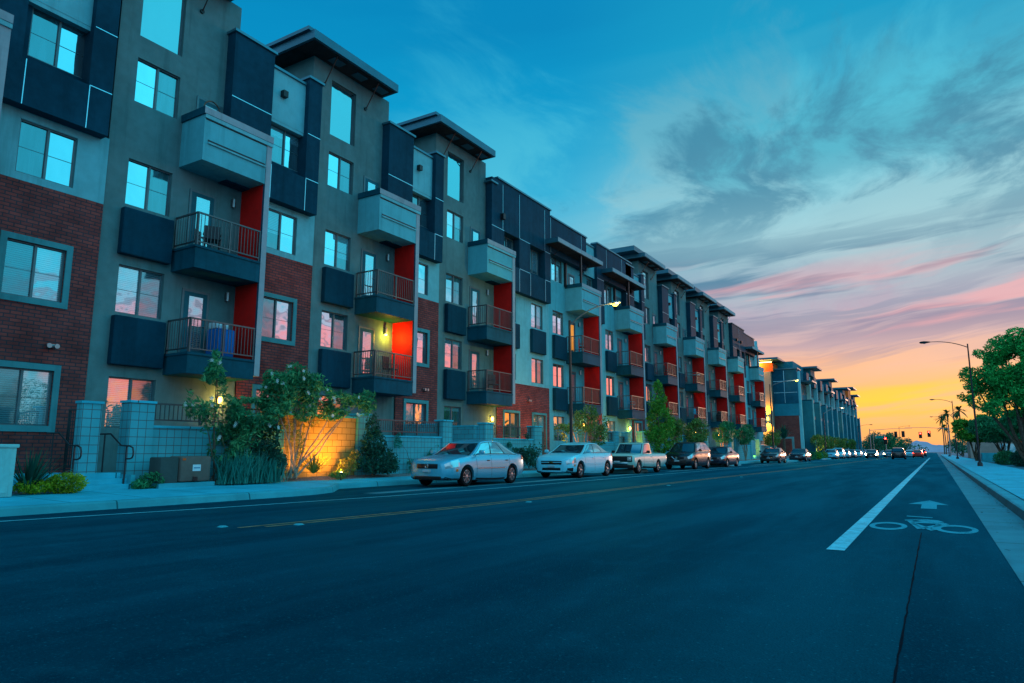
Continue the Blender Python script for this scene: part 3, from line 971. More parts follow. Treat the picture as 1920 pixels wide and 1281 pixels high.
def bay(w0, y0, blinds=(), shift=0.0, plank=False):
    """brick and grey bay to the left of a tower, dark cladding frame above"""
    s = shift
    yr = w0 - .6 + 0
    wl = w0 - 2.78 + s
    b = MB()
    holes = [(wl, wl + 1.37, 4.86, 6.26), (wl, wl + 1.37, 1.68, 3.08)]
    wallgrid(b, XB, y0, yr, 0.3, 7.80, holes, .12)
    b.build('brick_wall', 'brick', apt)
    b = MB()
    wallgrid(b, XB, y0, yr, 7.80, 9.72, [(wl, wl + 1.37, 7.99, 9.40)], .12)
    b.build('stucco_wall', 'stucco_grey', apt)
    for k, (z0, z1) in enumerate(((7.99, 9.40), (4.86, 6.26), (1.68, 3.08))):
        bl = k in blinds
        put_window(wl, z0, 1.37, z1 - z0, ['glass_screen_blinds', 'glass_blinds'] if bl else SCL, XB - .07)
    for z0, z1 in ((4.86, 6.26), (1.68, 3.08)):
        b = MB()
        a, c, q = wl - .15, wl + 1.52, .15
        b.box(XB, XB + .04, a, wl, z0 - q, z1 + q); b.box(XB, XB + .04, wl + 1.37, c, z0 - q, z1 + q)
        b.box(XB, XB + .04, wl, wl + 1.37, z0 - q, z0); b.box(XB, XB + .04, wl, wl + 1.37, z1, z1 + q)
        b.build('window_surround', 'trim_grey', apt)
    # upper part
    pl0, pl1, pr0, pr1 = w0 - 4.65 + s, w0 - 3.05 + s, w0 - 1.45 + s, w0 - .83 + s
    jo = [(pl0, pl1, 12.58, 0), (pr0 + .03, pr1, 12.58, 0), (pr0 + .03, pr1, 10.85, 0), (pr0 + .03, pr0 + .03, 9.62, 10.85), (pl1 + .1, pl1 + .1, 9.62, 10.83)]
    cladding_frame(pl0, pl1, 9.62, 14.86, [], 'cladding', jo[:1])
    coping(pl0, pl1, 14.86)
    cladding_frame(pl1 + .002, pr1, 9.62, 10.85, [], 'cladding', jo[2:])
    cladding_frame(pr0, pr1, 10.852, 14.75, [], 'cladding', [(pr0 + .03, pr1, 12.58, 0)])
    coping(pr0, pr1, 14.75)
    b = MB()
    wallgrid(b, XT + .2, pl1 + .002, pr0 - .002, 12.62, 14.5, [], .1)
    b.box(XT - .2, XT + .19, pl1 + .002, pr0 - .002, 12.5, 12.62)
    b.build('infill_wall', 'stucco_grey', apt)
    coping(pl1 + .07, pr0 - .07, 14.5, XT + .2, .3)
    b = MB()
    wallgrid(b, XT + .02, pl1, pr0, 10.86, 12.62, [(wl - .02, wl + 1.37, 11.13, 12.52)], .1)
    b.build('window_surround', 'cladding_dark', apt)
    put_window(wl - .02, 11.13, 1.39, 1.39, SCL, XT - .03)
    b = MB()
    b.box(XT + .2, XT + .38, (pl1 + pr0) / 2 - .32, (pl1 + pr0) / 2 - .12, 13.55, 13.78)
    b.build('vent_hood', 'black_metal', apt)
    b = MB()
    b.box(XB, XB + .05, wl + 1.12, wl + 1.32, 3.66, 3.76)
    for q in (1.13, 1.31):
        b.lathe([(.03, 0), (.055, .06), (.065, .12), (.06, .13)], 12, 'x', (XB + .05, wl + q, 3.70))
    b.build('floodlight', 'lamp_metal', apt)

# fins: (balcony left, fin left, fin right)
BAL = {'Z': (4.0, 6.25, 6.52), 'A': (11.66, 13.92, 14.14), 'B': (19.36, 21.62, 21.86), 'C': (27.08, 29.45, 29.72), 'D': (37.72, 40.3, 40.6),
       'E': (45.62, 48.1, 48.4), 'F': (53.6, 56.0, 56.3), 'G': (61.65, 64.2, 64.5), 'H': (69.6, 72.2, 72.5), 'I': (77.55, 80.1, 80.4), 'J': (88.2, 90.9, 91.25)}
TW = {'Z': 2.55, 'A': 10.14, 'B': 17.68, 'C': 25.30, 'F': 51.6, 'G': 59.68, 'H': 67.6, 'I': 75.55}
tower(TW['Z'], *BAL['Z'])
tower(TW['A'], *BAL['A'], blinds=(2, 3))
tower(TW['B'], *BAL['B'], lit=True)
tower(TW['C'], *BAL['C'])
for k in 'FGHI':
    tower(TW[k], *BAL[k], big=True)
bay(TW['A'], BAL['Z'][2], blinds=(1, 2))
bay(TW['B'], BAL['A'][2])
bay(TW['C'], BAL['B'][2])
bay(TW['F'], BAL['E'][2])
bay(TW['G'], BAL['F'][2])
bay(TW['H'], BAL['G'][2])
bay(TW['I'], BAL['H'][2])

def plain_unit(w0, key, cy0, cy1, wallL):
    """balcony under a flat canopy instead of a tower"""
    b0, f0, f1 = BAL[key]
    W_ = 1.42
    b = MB()
    holes = [(w0 - .1, w0 + W_ - .1, 11.33, 12.78), (w0, w0 + W_, 8.06, 9.47), (w0, w0 + W_, 4.82, 6.2), (w0, w0 + W_, 1.6, 3.05)]
    wallgrid(b, XT, wallL, f1, .3, 12.75, holes, .14)
    b.build('tower_wall', 'stucco_box', apt)
    for i, h in enumerate(holes):
        put_window(h[0], h[2], W_, h[3] - h[2], SCR, XT - .07)
    for z0, z1 in ((6.5, 7.92), (3.4, 4.72)):
        boxpart('panel', 'panel_dark', XT, XT + .22, w0 - .1, w0 + 1.5, z0, z1, bevel=.03)
    door(w0 + 2.1, 10.15, XT)
    door(w0 + 2.1, 7.05, XT, lit=(key == 'D'))
    door(w0 + 2.1, 3.87, XT)
    wall_lamp(w0 + 3.55, 9.1, XT); wall_lamp(w0 + 3.55, 5.95, XT)
    balcony(b0, f0, f1)
    b = MB()
    b.box(XT, -17.92, cy0, cy1, 13.16, 13.44)
    c = b.build('canopy', 'fascia_metal', apt)
    b = MB()
    b.box(-17.92, -17.895, cy0, cy1, 13.17, 13.43)
    b.build('sunset_light_strip', 'trim_sunlit', c)  # canopy front lightened by a strip of painted sunset light
    b = MB()
    b.box(XT, -18.0, cy0 + .08, cy1 - .08, 13.145, 13.16)
    b.build('soffit', 'soffit', c)
    b = MB()
    b.box(XS - .14, XS - .02, b0 + .02, b0 + .14, 11.35, 13.145)
    b.box(XT + .02, XT + .16, w0 + W_ + .12, w0 + W_ + .26, 11.2, 12.75)
    b.build('post', 'black_metal', apt)
    for dy in (1.0, 5.2):
        b = MB()
        b.tube([(XT + .03, cy0 + dy, 12.4), (-18.15, cy0 + dy, 13.15)], .02, 6)
        b.build('strut', 'black_metal', apt)

# the wide dark section with canopies (units D and E)
y0, y1 = 28.62, 35.05
cladding_frame(28.62, 35.05, 9.62, 15.3, [(29.85, 31.42, 10.95, 12.64), (32.62, 34.36, 10.95, 12.64)], 'cladding',
    [(28.62, 29.83, 12.66, 0), (31.45, 32.6, 12.66, 0), (34.4, 35.03, 12.66, 0), (31.45, 32.6, 10.93, 0), (34.4, 35.03, 10.93, 0),
     (29.7, 29.7, 12.68, 15.2), (31.44, 31.44, 12.68, 15.2), (31.44, 31.44, 9.64, 10.9), (32.65, 32.65, 9.64, 10.9), (34.35, 34.35, 12.68, 15.2), (34.4, 34.4, 9.64, 10.9)])
coping(29.15, 35.05, 15.36); coping(28.5, 29.05, 14.98, XD + .02)
boxpart('parapet', 'cladding_dark', XD - .4, XD, 29.1, 35.05, 15.3, 15.36)
cladding_frame(35.054, 40.1, 12.76, 15.0, [], 'cladding', [(35.1, 35.1, 12.8, 14.95), (39.35, 39.35, 13.5, 14.95)])
coping(35.15, 40.1, 15.0)
for a in (30.02, 32.84):
    b = MB()
    wallgrid(b, XT + .02, a - .3, a + 1.6, 10.94, 12.66, [(a, a + 1.4, 11.2, 12.6)], .1)
    b.build('window_surround', 'cladding_dark', apt)
    put_window(a, 11.2, 1.40, 1.40, SCL, XT - .03)
boxpart('vent_hood', 'black_metal', XD, XD + .2, 29.45, 29.68, 13.2, 13.5)
b = MB()
hs = [(30.25, 31.62, 7.99, 9.41), (33.3, 34.68, 7.99, 9.41), (30.25, 31.62, 4.82, 6.23), (33.33, 34.71, 4.82, 6.23)]
wallgrid(b, XB, BAL['C'][2], 35.4, 4.63, 9.70, hs, .12)
b.build('stucco_wall', 'stucco_grey', apt)
for h in hs:
    put_window(h[0], h[2], h[1] - h[0], h[3] - h[2], SCR, XB - .07)
for a in (30.15, 33.15):
    boxpart('panel', 'panel_dark', XB, XB + .2, a, a + 1.6, 6.52, 7.87, bevel=.03)
b = MB()
hs = [(30.42, 31.88, 1.7, 3.03), (33.45, 34.9, .6, 3.03)]
wallgrid(b, XB, BAL['C'][2], 35.4, .2, 4.63, hs, .12)
b.build('brick_wall', 'brick', apt)
for h in hs:
    put_window(h[0], h[2], h[1] - h[0], h[3] - h[2], SCR, XB - .07)
    b = MB(); q = .12
    b.box(XB, XB + .04, h[0] - q, h[0], h[2] - q, h[3] + q); b.box(XB, XB + .04, h[1], h[1] + q, h[2] - q, h[3] + q)
    b.box(XB, XB + .04, h[0], h[1], h[3], h[3] + q)
    b.build('window_surround', 'trim_grey', apt)
boxpart('floodlight', 'lamp_metal', XB, XB + .14, 32.8, 33.1, 3.72, 3.82)
plain_unit(36.0, 'D', 34.45, 40.85, 35.4)
# between D and E
E0 = 43.85
b = MB()
wallgrid(b, XB, BAL['D'][2], 42.9, 4.63, 9.72, [(41.2, 42.5, 7.99, 9.41), (41.2, 42.5, 4.82, 6.23)], .12)
b.build('stucco_wall', 'stucco_box', apt)
b = MB()
wallgrid(b, XB, BAL['D'][2], 42.9, .2, 4.63, [(41.2, 42.5, 1.7, 3.03)], .12)
b.build('brick_wall', 'brick', apt)
for z in (7.99, 4.82, 1.7):
    put_window(41.2, z, 1.3, 1.4 if z > 2 else 1.33, SCL, XB - .07)
cladding_frame(41.75, 42.9, 9.62, 15.1, [], 'cladding', [(41.77, 42.9, 12.66, 0), (41.77, 42.9, 10.9, 0)])
cladding_frame(40.3, 41.748, 9.62, 10.9, [])
b = MB()
wallgrid(b, XT + .2, 40.1, 41.75, 12.6, 14.75, [], .1)
b.build('infill_wall', 'stucco_grey', apt)
coping(40.15, 41.68, 14.75, XT + .2, .3)
b = MB()
wallgrid(b, XT + .02, 40.3, 41.75, 10.9, 12.62, [(40.85, 41.7, 11.15, 12.5)], .1)
b.build('window_surround', 'trim_grey', apt)
put_window(40.85, 11.15, .85, 1.35, SCL, XT - .03)
cladding_frame(42.904, 48.05, 12.76, 15.1, [], 'cladding', [(43.4, 43.4, 13.5, 15.05), (46.2, 46.2, 13.5, 15.05)])
coping(41.8, 48.05, 15.1)
b = MB()
wallgrid(b, XT + .01, 42.9, 43.3, .3, 9.62, [], .1)
b.build('stucco_wall', 'stucco_box', apt)
plain_unit(E0, 'E', 42.5, 48.85, 43.3)
# unit J at the far end
cladding_frame(78.9, 84.7, 9.62, 15.36, [(80.6, 82.0, 10.95, 12.64), (83.0, 84.5, 10.95, 12.64)], 'cladding', [(78.9, 80.5, 12.66, 0), (82.1, 82.9, 12.66, 0), (82.05, 82.05, 9.64, 15.3)])
for a in (80.62, 83.05):
    b = MB()
    wallgrid(b, XT + .02, a - .1, a + 1.5, 10.94, 12.66, [(a, a + 1.36, 11.2, 12.6)], .1)
    b.build('window_surround', 'cladding_dark', apt)
    put_window(a, 11.2, 1.36, 1.40, SCL, XT - .03)
coping(78.9, 84.7, 15.36)
cladding_frame(84.704, 90.1, 12.76, 15.0, [])
coping(84.8, 90.1, 15.0)
for q in (80.3, 82.4):
    boxpart('vent_hood', 'black_metal', XD, XD + .2, q, q + .3, 13.5, 13.8)
b = MB()
hs = [(81.2, 82.6, 7.99, 9.41), (83.6, 85.0, 7.99, 9.41), (81.2, 82.6, 4.82, 6.23), (83.6, 85.0, 4.82, 6.23)]
wallgrid(b, XB, BAL['I'][2], 85.6, 4.63, 9.7, hs, .12)
b.build('stucco_wall', 'stucco_grey', apt)
for h in hs:
    put_window(h[0], h[2], 1.4, h[3] - h[2], SCL, XB - .07)
b = MB(); wallgrid(b, XB, BAL['I'][2], 85.6, .1, 4.63, [], .1); b.build('brick_wall', 'brick', apt)
plain_unit(86.45, 'J', 85.06, 91.7, 85.6)
b = MB()
b.box(XT - 4, XT + .05, 91.25, 94.3, .1, 12.9)
b.box(XT - 4, XT - .02, 90.2, 94.3, 12.9, 14.6)
b.box(XT - .4, XT - .1, 94.0, 94.4, 14.6, 15.4)
b.build('end_wall', 'stucco_grey', apt)
# flat roof and rear
b = MB()
b.box(-34, XT - .25, -6, 94.0, .2, 13.0)
b.build('roof', 'roofing', apt)

# dead leaves and grit along the right gutter and kerb
rng = random.Random(77)
b = MB()
for k in range(420):
    y = 4 + 60 * rng.random() ** 1.6
    x = 1.11 - abs(rng.gauss(0, .10)) if rng.random() < .75 else rng.uniform(.45, 3.8)
    z = gz(y) + (.008 if x < 1.12 else .156)
    if 1.1 < x < 1.45: continue
    s_ = rng.uniform(.010, .034); a = rng.uniform(0, 6.28)
    u = Vector((math.cos(a), math.sin(a), rng.uniform(-.1, .3))) * s_
    w = Vector((-math.sin(a), math.cos(a), rng.uniform(-.1, .3))) * s_ * .5
    p = Vector((x, y, z + .006))
    b.face([p - u, p + w, p + u, p - w])
mat('dead_leaf', (.045, .04, .03), .9, .3, 3)
tag(b.build('leaf_litter', 'dead_leaf'), kind='stuff')
# ------------------------------------------------------------------ walls, steps and small things in front of the building
def cmu(mb, x0, x1, y0, y1, z0, z1, cap=True):
    mb.mi = 0
    mb.box(x0, x1, y0, y1, z0, z1 - (.06 if cap else 0))
    if cap:
        mb.mi = 1
        mb.box(x0 - .03, x1 + .03, y0 - .03, y1 + .03, z1 - .058, z1)
    mb.mi = 0

def patio_wall(label, spans, group=None):
    """spans: ('pillar'|'low'|'tall', y0, y1, top)"""
    ya, yb = spans[0][1], spans[-1][2]
    r = thing('patio_wall', label, 'wall', (-16.9, (ya + yb) / 2, gz(ya) + .2), 0, group)
    for kind, y0, y1, top in spans:
        b = MB()
        zb = gz((y0 + y1) / 2) + .1
        if kind == 'pillar':
            cmu(b, -17.2 if y0 > 9 else -17.02, -16.78, y0, y1, zb, top)
            b.build('pillar', ['block_stack', 'concrete'], r)
        elif kind == 'side':
            cmu(b, -19.05, -17.2, y0, y1, zb, top)
            b.build('side_wall', ['block', 'concrete'], r)
        elif kind == 'tall':
            cmu(b, -17.1, -16.86, y0, y1, zb, top)
            b.build('wall_panel', ['block_tan_lamplit', 'concrete'], r)
        elif kind == 'low':
            cmu(b, -17.1, -16.86, y0, y1, zb, top)
            b.build('wall_panel', ['block_stack', 'concrete'], r)
            m_ = MB()
            railing(m_, [(-16.98, y0 + .01), (-16.98, y1 - .01)], top + .03, .55, .12)
            m_.build('railing', 'rail_metal', r)
        elif kind == 'gate':
            m_ = MB()
            railing(m_, [(-17.0, y0 + .03), (-17.0, y1 - .03)], .75, top - .75, .12)
            m_.build('gate', 'rail_dark', r)
    return r

G_W = 'patio walls in front of the apartments'
patio_wall('block pillar with open gate beside the nearest brick bay', [('pillar', 8.35, 8.80, 2.22)], G_W)
patio_wall('block wall running from the pillar by the steps to the tall lamp-lit panel', [('pillar', 9.48, 10.10, 2.30), ('low', 10.11, 14.28, 1.70), ('tall', 14.29, 17.30, 2.20)], G_W)
patio_wall('block wall behind the dark cypress and the silver sedan', [('pillar', 17.34, 17.95, 2.32), ('low', 17.96, 22.12, 1.60), ('pillar', 22.13, 22.75, 2.28), ('side', 22.5, 22.74, 2.15)], G_W)
patio_wall('block wall between the silver sedan and the white sedan', [('side', 24.95, 25.2, 2.15), ('pillar', 25.2, 25.82, 2.27), ('low', 25.83, 29.55, 1.60), ('pillar', 29.56, 30.3, 2.25)], G_W)
patio_wall('block wall with pale rail behind the pickup cab', [('pillar', 35.2, 35.7, 2.2), ('low', 35.71, 39.6, 1.55), ('pillar', 39.61, 40.2, 2.2), ('gate', 40.21, 41.6, 1.9), ('pillar', 41.61, 42.2, 2.2)], G_W)
patio_wall('block wall with glowing corner behind the dark suv', [('pillar', 44.2, 44.8, 2.3), ('low', 44.81, 49.6, 1.5), ('pillar', 49.61, 50.2, 2.2)], G_W)
patio_wall('block wall with framed rail panel above the dark sedan roof', [('pillar', 53.0, 53.9, 2.2), ('low', 53.91, 59.5, 1.5), ('pillar', 59.51, 60.1, 2.2)], G_W)
patio_wall('block wall to the right of the parked dark sedan', [('pillar', 64.0, 64.5, 2.15), ('low', 64.51, 67.5, 1.5), ('pillar', 67.51, 68.1, 2.15)], G_W)
patio_wall('tall narrow block wall with rail panel left of the black hatchback', [('pillar', 70.5, 71.5, 2.3), ('low', 71.51, 76.3, 1.55), ('pillar', 76.31, 77.0, 2.2)], G_W)
patio_wall('farthest block wall before the end of the building', [('pillar', 80.4, 81.0, 2.2), ('low', 81.01, 88, 1.5), ('pillar', 88.01, 88.7, 2.2)], G_W)

# raised patio floor
b = MB()
for ya, yb in ((9.0, 30.3), (35.4, 90)):
    b.box(-19.05, -17.12, ya, yb, gz(ya) - .3, .42)
b.box(-19.05, -17.25, 7.3, 8.99, -.2, .52)
tag(b.build('patio_floor', 'concrete'), kind='structure')

# entrance steps, gate and handrails by the first apartment
st = thing('entrance_steps', 'short flight of pale concrete steps between pillars', 'steps', (-16.6, 8.5, .15))
b = MB()
b.box(-16.45, -16.16, 7.72, 9.35, .1, .30)
b.box(-16.75, -16.451, 7.72, 9.35, .1, .42)
b.box(-17.24, -16.751, 7.72, 9.35, .1, .55)
b.build('treads', 'concrete', st)
b = MB()
b.box(-16.9, -16.3, 9.351, 9.46, .1, .5)
b.build('cheek_wall', 'kerb_concrete', st)
for yy, lab in ((8.04, 'bent pipe handrail beside the yellow-green bush'), (9.20, 'bent pipe handrail beside the tiled block pillar')):
    h = thing('handrail', lab, 'handrail', (-16.3, yy, .2), 0, 'handrails of the entrance steps')
    b = MB()
    b.tube([(-16.32, yy, .18), (-16.32, yy, 1.14), (-16.30, yy, 1.17)], .02, 8)
    b.build('post', 'rail_dark', h)
    b = MB()
    b.tube([(-17.6, yy, 1.47), (-17.05, yy, 1.47), (-16.55, yy, 1.19), (-16.2, yy, 1.18), (-16.06, yy, 1.14), (-16.02, yy, 1.05), (-16.02, yy, .96), (-16.06, yy, .90), (-16.16, yy, .88), (-16.30, yy, .88)], .019, 8)
    b.build('rail', 'rail_dark', h)
    b = MB()
    b.tube([(-17.3, yy, .5), (-17.3, yy, 1.46)], .018, 8)
    b.build('post', 'rail_dark', h)
gt = thing('metal_gate', 'dark open metal gate swung against the block pillar', 'gate', (-17.3, 8.85, .5))
b = MB()
railing(b, [(-17.35, 8.86), (-18.4, 8.86)], .55, 1.55, .1)
b.build('bars', 'rail_dark', gt)

# utility boxes
ub = thing('utility_box', 'brown utility box with a white sticker on the gravel', 'utility box', (-16.15, 10.55, .22))
mat('box_brown', (.155, .125, .105), .6, .08, 1.0)
mat('box_side_dark', (.06, .085, .08), .6, .08, 1.0)  # darker tone for the side of the brown box
mat('sticker', (.62, .74, .76), .5, .04, 1.0)
mat('sticker_blue', (.08, .28, .42), .5, .04, 1.0)
mat('warn_orange', (.85, .12, .03), .5, .04, 1.0)
b = MB(); b.bbox(-16.5, -15.95, 10.38, 11.22, .30, .93, .05); b.build('hood', 'box_brown', ub, True)
b = MB(); b.bbox(-16.5, -16.0, 9.88, 10.36, .24, .91, .04); b.build('box_side', 'box_side_dark', ub, True)  # side face of the same box, built as a darker block
b = MB(); b.box(-16.6, -15.88, 9.8, 11.3, .12, .285); b.build('plinth', 'kerb_concrete', ub)
b = MB(); b.box(-15.95, -15.94, 10.7, 10.92, .56, .72); b.build('sticker', 'sticker', ub)
b = MB(); b.box(-15.94, -15.936, 10.73, 10.90, .625, .655); b.build('sticker', 'sticker_blue', ub)
b = MB(); b.box(-15.95, -15.94, 10.42, 10.50, .83, .88); b.build('sticker', 'warn_orange', ub)
b = MB(); b.box(-15.95, -15.925, 10.72, 10.84, .32, .42); b.build('latch', 'black_metal', ub)
cb = thing('utility_cabinet', 'pale mint utility cabinet at the left kerbside', 'cabinet', (-15.7, 6.0, .2))
mat('cabinet_paint', (.19, .56, .55), .5, .07, 1.0, .1, 40)
b = MB(); b.bbox(-16.1, -15.45, 5.3, 6.55, .18, 1.18, .02); b.build('body', 'cabinet_paint', cb, True)
b = MB(); b.bbox(-16.13, -15.42, 5.27, 6.58, 1.13, 1.2, .015); b.build('lid', 'cabinet_paint', cb, True)
b = MB(); b.lathe([(.06, 0), (.06, .05), (.02, .08)], 10, 'z', (-15.6, 6.1, 1.2)); b.build('knob', 'cabinet_paint', cb, True)
b = MB(); b.box(-15.452, -15.44, 5.4, 6.45, .26, 1.1); b.build('door', 'cabinet_paint', cb)

# things on the balconies
bn = thing('storage_bin', 'bright blue storage bin on a second floor balcony', 'bin', (-18.4, 13.0, 3.87))
mat('blue_plastic', (.01, .17, .52), .45, .06, 1.0)
b = MB(); b.bbox(-18.75, -18.15, 12.72, 13.28, 3.88, 4.72, .03); b.build('body', 'blue_plastic', bn, True)
b = MB(); b.bbox(-18.7, -18.25, 12.72, 13.12, 4.73, 4.93, .03); b.build('white_tray', 'sticker', bn, True)
def chair(x, y, z, rz, m, label, group='chairs on the balconies'):
    c = thing('balcony_chair', label, 'chair', (x, y, z), rz, group)
    def put(nm, mb):
        mb.v = [tuple(Vector(p)) for p in mb.v]
        o = mb.build(nm, m, None)
        o.parent = c
    b = MB(); b.bbox(-.24, .24, -.24, .24, .40, .44, .012); put('seat', b)
    b = MB(); b.bbox(-.24, .24, .20, .24, .46, .95, .012); put('backrest', b)
    for sx in (-1, 1):
        for sy in (-1, 1):
            b = MB(); b.tube([(sx * .21, sy * .21, 0), (sx * .21, sy * .21, .40)], .017, 6); put('leg', b)
        b = MB(); b.tube([(sx * .24, -.22, .40), (sx * .25, -.22, .62), (sx * .25, .22, .64)], .015, 6); put('armrest', b)
    return c
mat('red_plastic', (.75, .015, .01), .45, .05, 1.0)
mat('teal_plastic', (.02, .40, .52), .45, .05, 1.0)
chair(-18.5, 38.75, 7.05, R(120), 'red_plastic', 'red chair on the third floor balcony by the street lamp')
chair(-18.45, 46.6, 3.87, R(100), 'teal_plastic', 'turquoise chair on a second floor balcony')
chair(-18.5, 20.8, 3.87, R(100), 'rail_dark', 'dark chair behind the railing under the lit wall lamp')
chair(-18.5, 54.9, 7.05, R(95), 'rail_dark', 'dark chair on the third floor balcony above the slender tree')
chair(-18.5, 62.9, 3.87, R(80), 'teal_plastic', 'pale turquoise chair on the balcony right of the slender tree')
chair(-18.5, 79.0, 3.87, R(95), 'rail_dark', 'dark chair on the low balcony near the end of the building')
chair(-18.55, 12.55, 7.05, R(60), 'rail_dark', 'dark chair on the upper balcony above the blue bin')
chair(-18.55, 28.6, 3.87, R(70), 'rail_dark', 'dark chair on the balcony above the silver sedan boot')
tb = thing('balcony_table', 'white table top on a third floor balcony far along the facade', 'table', (-18.4, 62.4, 7.05))
b = MB(); b.lathe([(.5, 0), (.5, .04)], 20, 'z', (-18.45, 62.4, 7.85)); b.build('top', 'sticker', tb)
b = MB(); b.tube([(-18.45, 62.4, 7.05), (-18.45, 62.4, 7.85)], .03, 8); b.lathe([(.25, 0), (.25, .03)], 12, 'z', (-18.45, 62.4, 7.06)); b.build('stand', 'rail_dark', tb)
g_ = thing('barbecue', 'black covered barbecue on a second floor balcony', 'barbecue', (-18.4, 70.4, 3.87))
b = MB(); b.bbox(-18.7, -18.15, 70.1, 70.9, 3.88, 4.6, .06); b.build('cabinet', 'black_metal', g_, True)
b = MB(); b.lathe([(.30, 0), (.29, .12), (.2, .24), (.02, .3)], 14, 'z', (-18.42, 70.5, 4.6)); b.build('lid', 'black_metal', g_, True)
wr = thing('wreath', 'bare twig hoop standing on the top left balcony ledge', 'hoop', (-18.3, 12.1, 11.35))
b = MB(); b.tube([(-18.5 + .0 * k, 12.2 + .27 * math.sin(k * .314), 11.62 + .27 * math.cos(k * .314)) for k in range(21)], .022, 6); b.build('ring', 'bark', wr)
b = MB(); b.tube([(-18.5, 12.2, 11.3), (-18.5, 12.2, 11.36)], .05, 8); b.build('stand', 'bark', wr)

# ------------------------------------------------------------------ lamps that are lit
def point(name, loc, energy, col, r=.08, parent=None):
    l = bpy.data.lights.new(name, 'POINT')
    l.energy = energy; l.color = col; l.shadow_soft_size = r
    o = bpy.data.objects.new(name, l)
    COL.objects.link(o)
    o.location = loc
    return o
def spot(name, loc, target, energy, col, ang, blend=.6, r=.05):
    l = bpy.data.lights.new(name, 'SPOT')
    l.energy = energy; l.color = col; l.spot_size = ang; l.spot_blend = blend; l.shadow_soft_size = r
    o = bpy.data.objects.new(name, l)
    COL.objects.link(o)
    o.location = loc
    o.rotation_euler = (Vector(target) - Vector(loc)).to_track_quat('-Z', 'Y').to_euler()
    return o
AMB = (1.0, .36, .008)
emat('strip_glow', (1.0, .55, .12), 12)
point('lamp_light', (-18.85, 21.13, 5.72), 40, (1.0, .52, .035), .07)
def uplight(x, y, tx, ty, e, label, group='garden uplights'):
    z = bedz(x, y)
    u = thing('garden_light', label, 'lamp', (x, y, z), 0, group)
    b = MB(); b.tube([(x, y, z - .05), (x, y, z + .16)], .02, 6); b.build('stake', 'black_metal', u)
    b = MB(); b.lathe([(.03, .14), (.07, .17), (.075, .27)], 12, 'z', (x, y, z)); b.build('shade', 'black_metal', u)
    b = MB(); b.lathe([(.068, .262), (.0001, .285)], 12, 'z', (x, y, z)); b.build('lens', 'garden_glow', u)
    spot('garden_light_beam', (x, y, z + .33), (tx, ty, z + 1.6), e, AMB, R(150), .9, .1)
emat('garden_glow', (1.0, .70, .25), 35)
uplight(-16.55, 13.75, -16.6, 14.6, 70, 'garden spotlight hidden under the leaning oleander')
uplight(-15.9, 15.75, -17.0, 15.6, 300, 'small glowing garden spotlight in front of the amber-lit block wall')
uplight(-16.3, 43.0, -17.2, 43.2, 420, 'garden spotlight hidden by shrubs behind the black suv')
uplight(-16.3, 61.5, -17.2, 61.6, 420, 'garden spotlight behind the parked dark sedan')
uplight(-16.3, 79.0, -17.2, 79.2, 420, 'garden spotlight at the far end of the bed')
uplight(-16.3, 32.0, -17.2, 32.4, 300, 'garden spotlight under the small tree by the lamp post')
# porch lamps under the first balconies
def porch(y, e, label):
    p = thing('porch_lamp', label, 'lamp', (XT, y, 2.62), 0, 'lit porch lamps on the ground floor')
    b = MB(); b.box(XT, XT + .04, y - .06, y + .06, 2.5, 2.75); b.build('bracket', 'rail_dark', p)
    b = MB(); b.lathe([(.05, 0), (.07, .1), (.05, .2)], 10, 'z', (XT + .11, y, 2.52)); b.build('globe', 'lamp_glow_small', p, True)
    point('porch_light', (XT + .35, y, 2.55), e, (1.0, .42, .05), .06)
emat('lamp_glow_small', (1.0, .45, .06), 14)
porch(13.55, 26, 'porch lamp glowing behind the white-flowered oleander')
for y, lab in ((29.2, 'porch lamp glowing by the brick corner behind the white sedan'), (39.9, 'porch lamp glowing over the pickup cab'), (47.7, 'porch lamp glowing left of the tall narrow tree'),
               (55.9, 'first porch lamp past the tall narrow tree'), (63.9, 'second porch lamp past the tall narrow tree'), (72.0, 'third porch lamp past the tall narrow tree'), (79.8, 'last porch lamp before the end of the building')):
    porch(y, 22, lab)

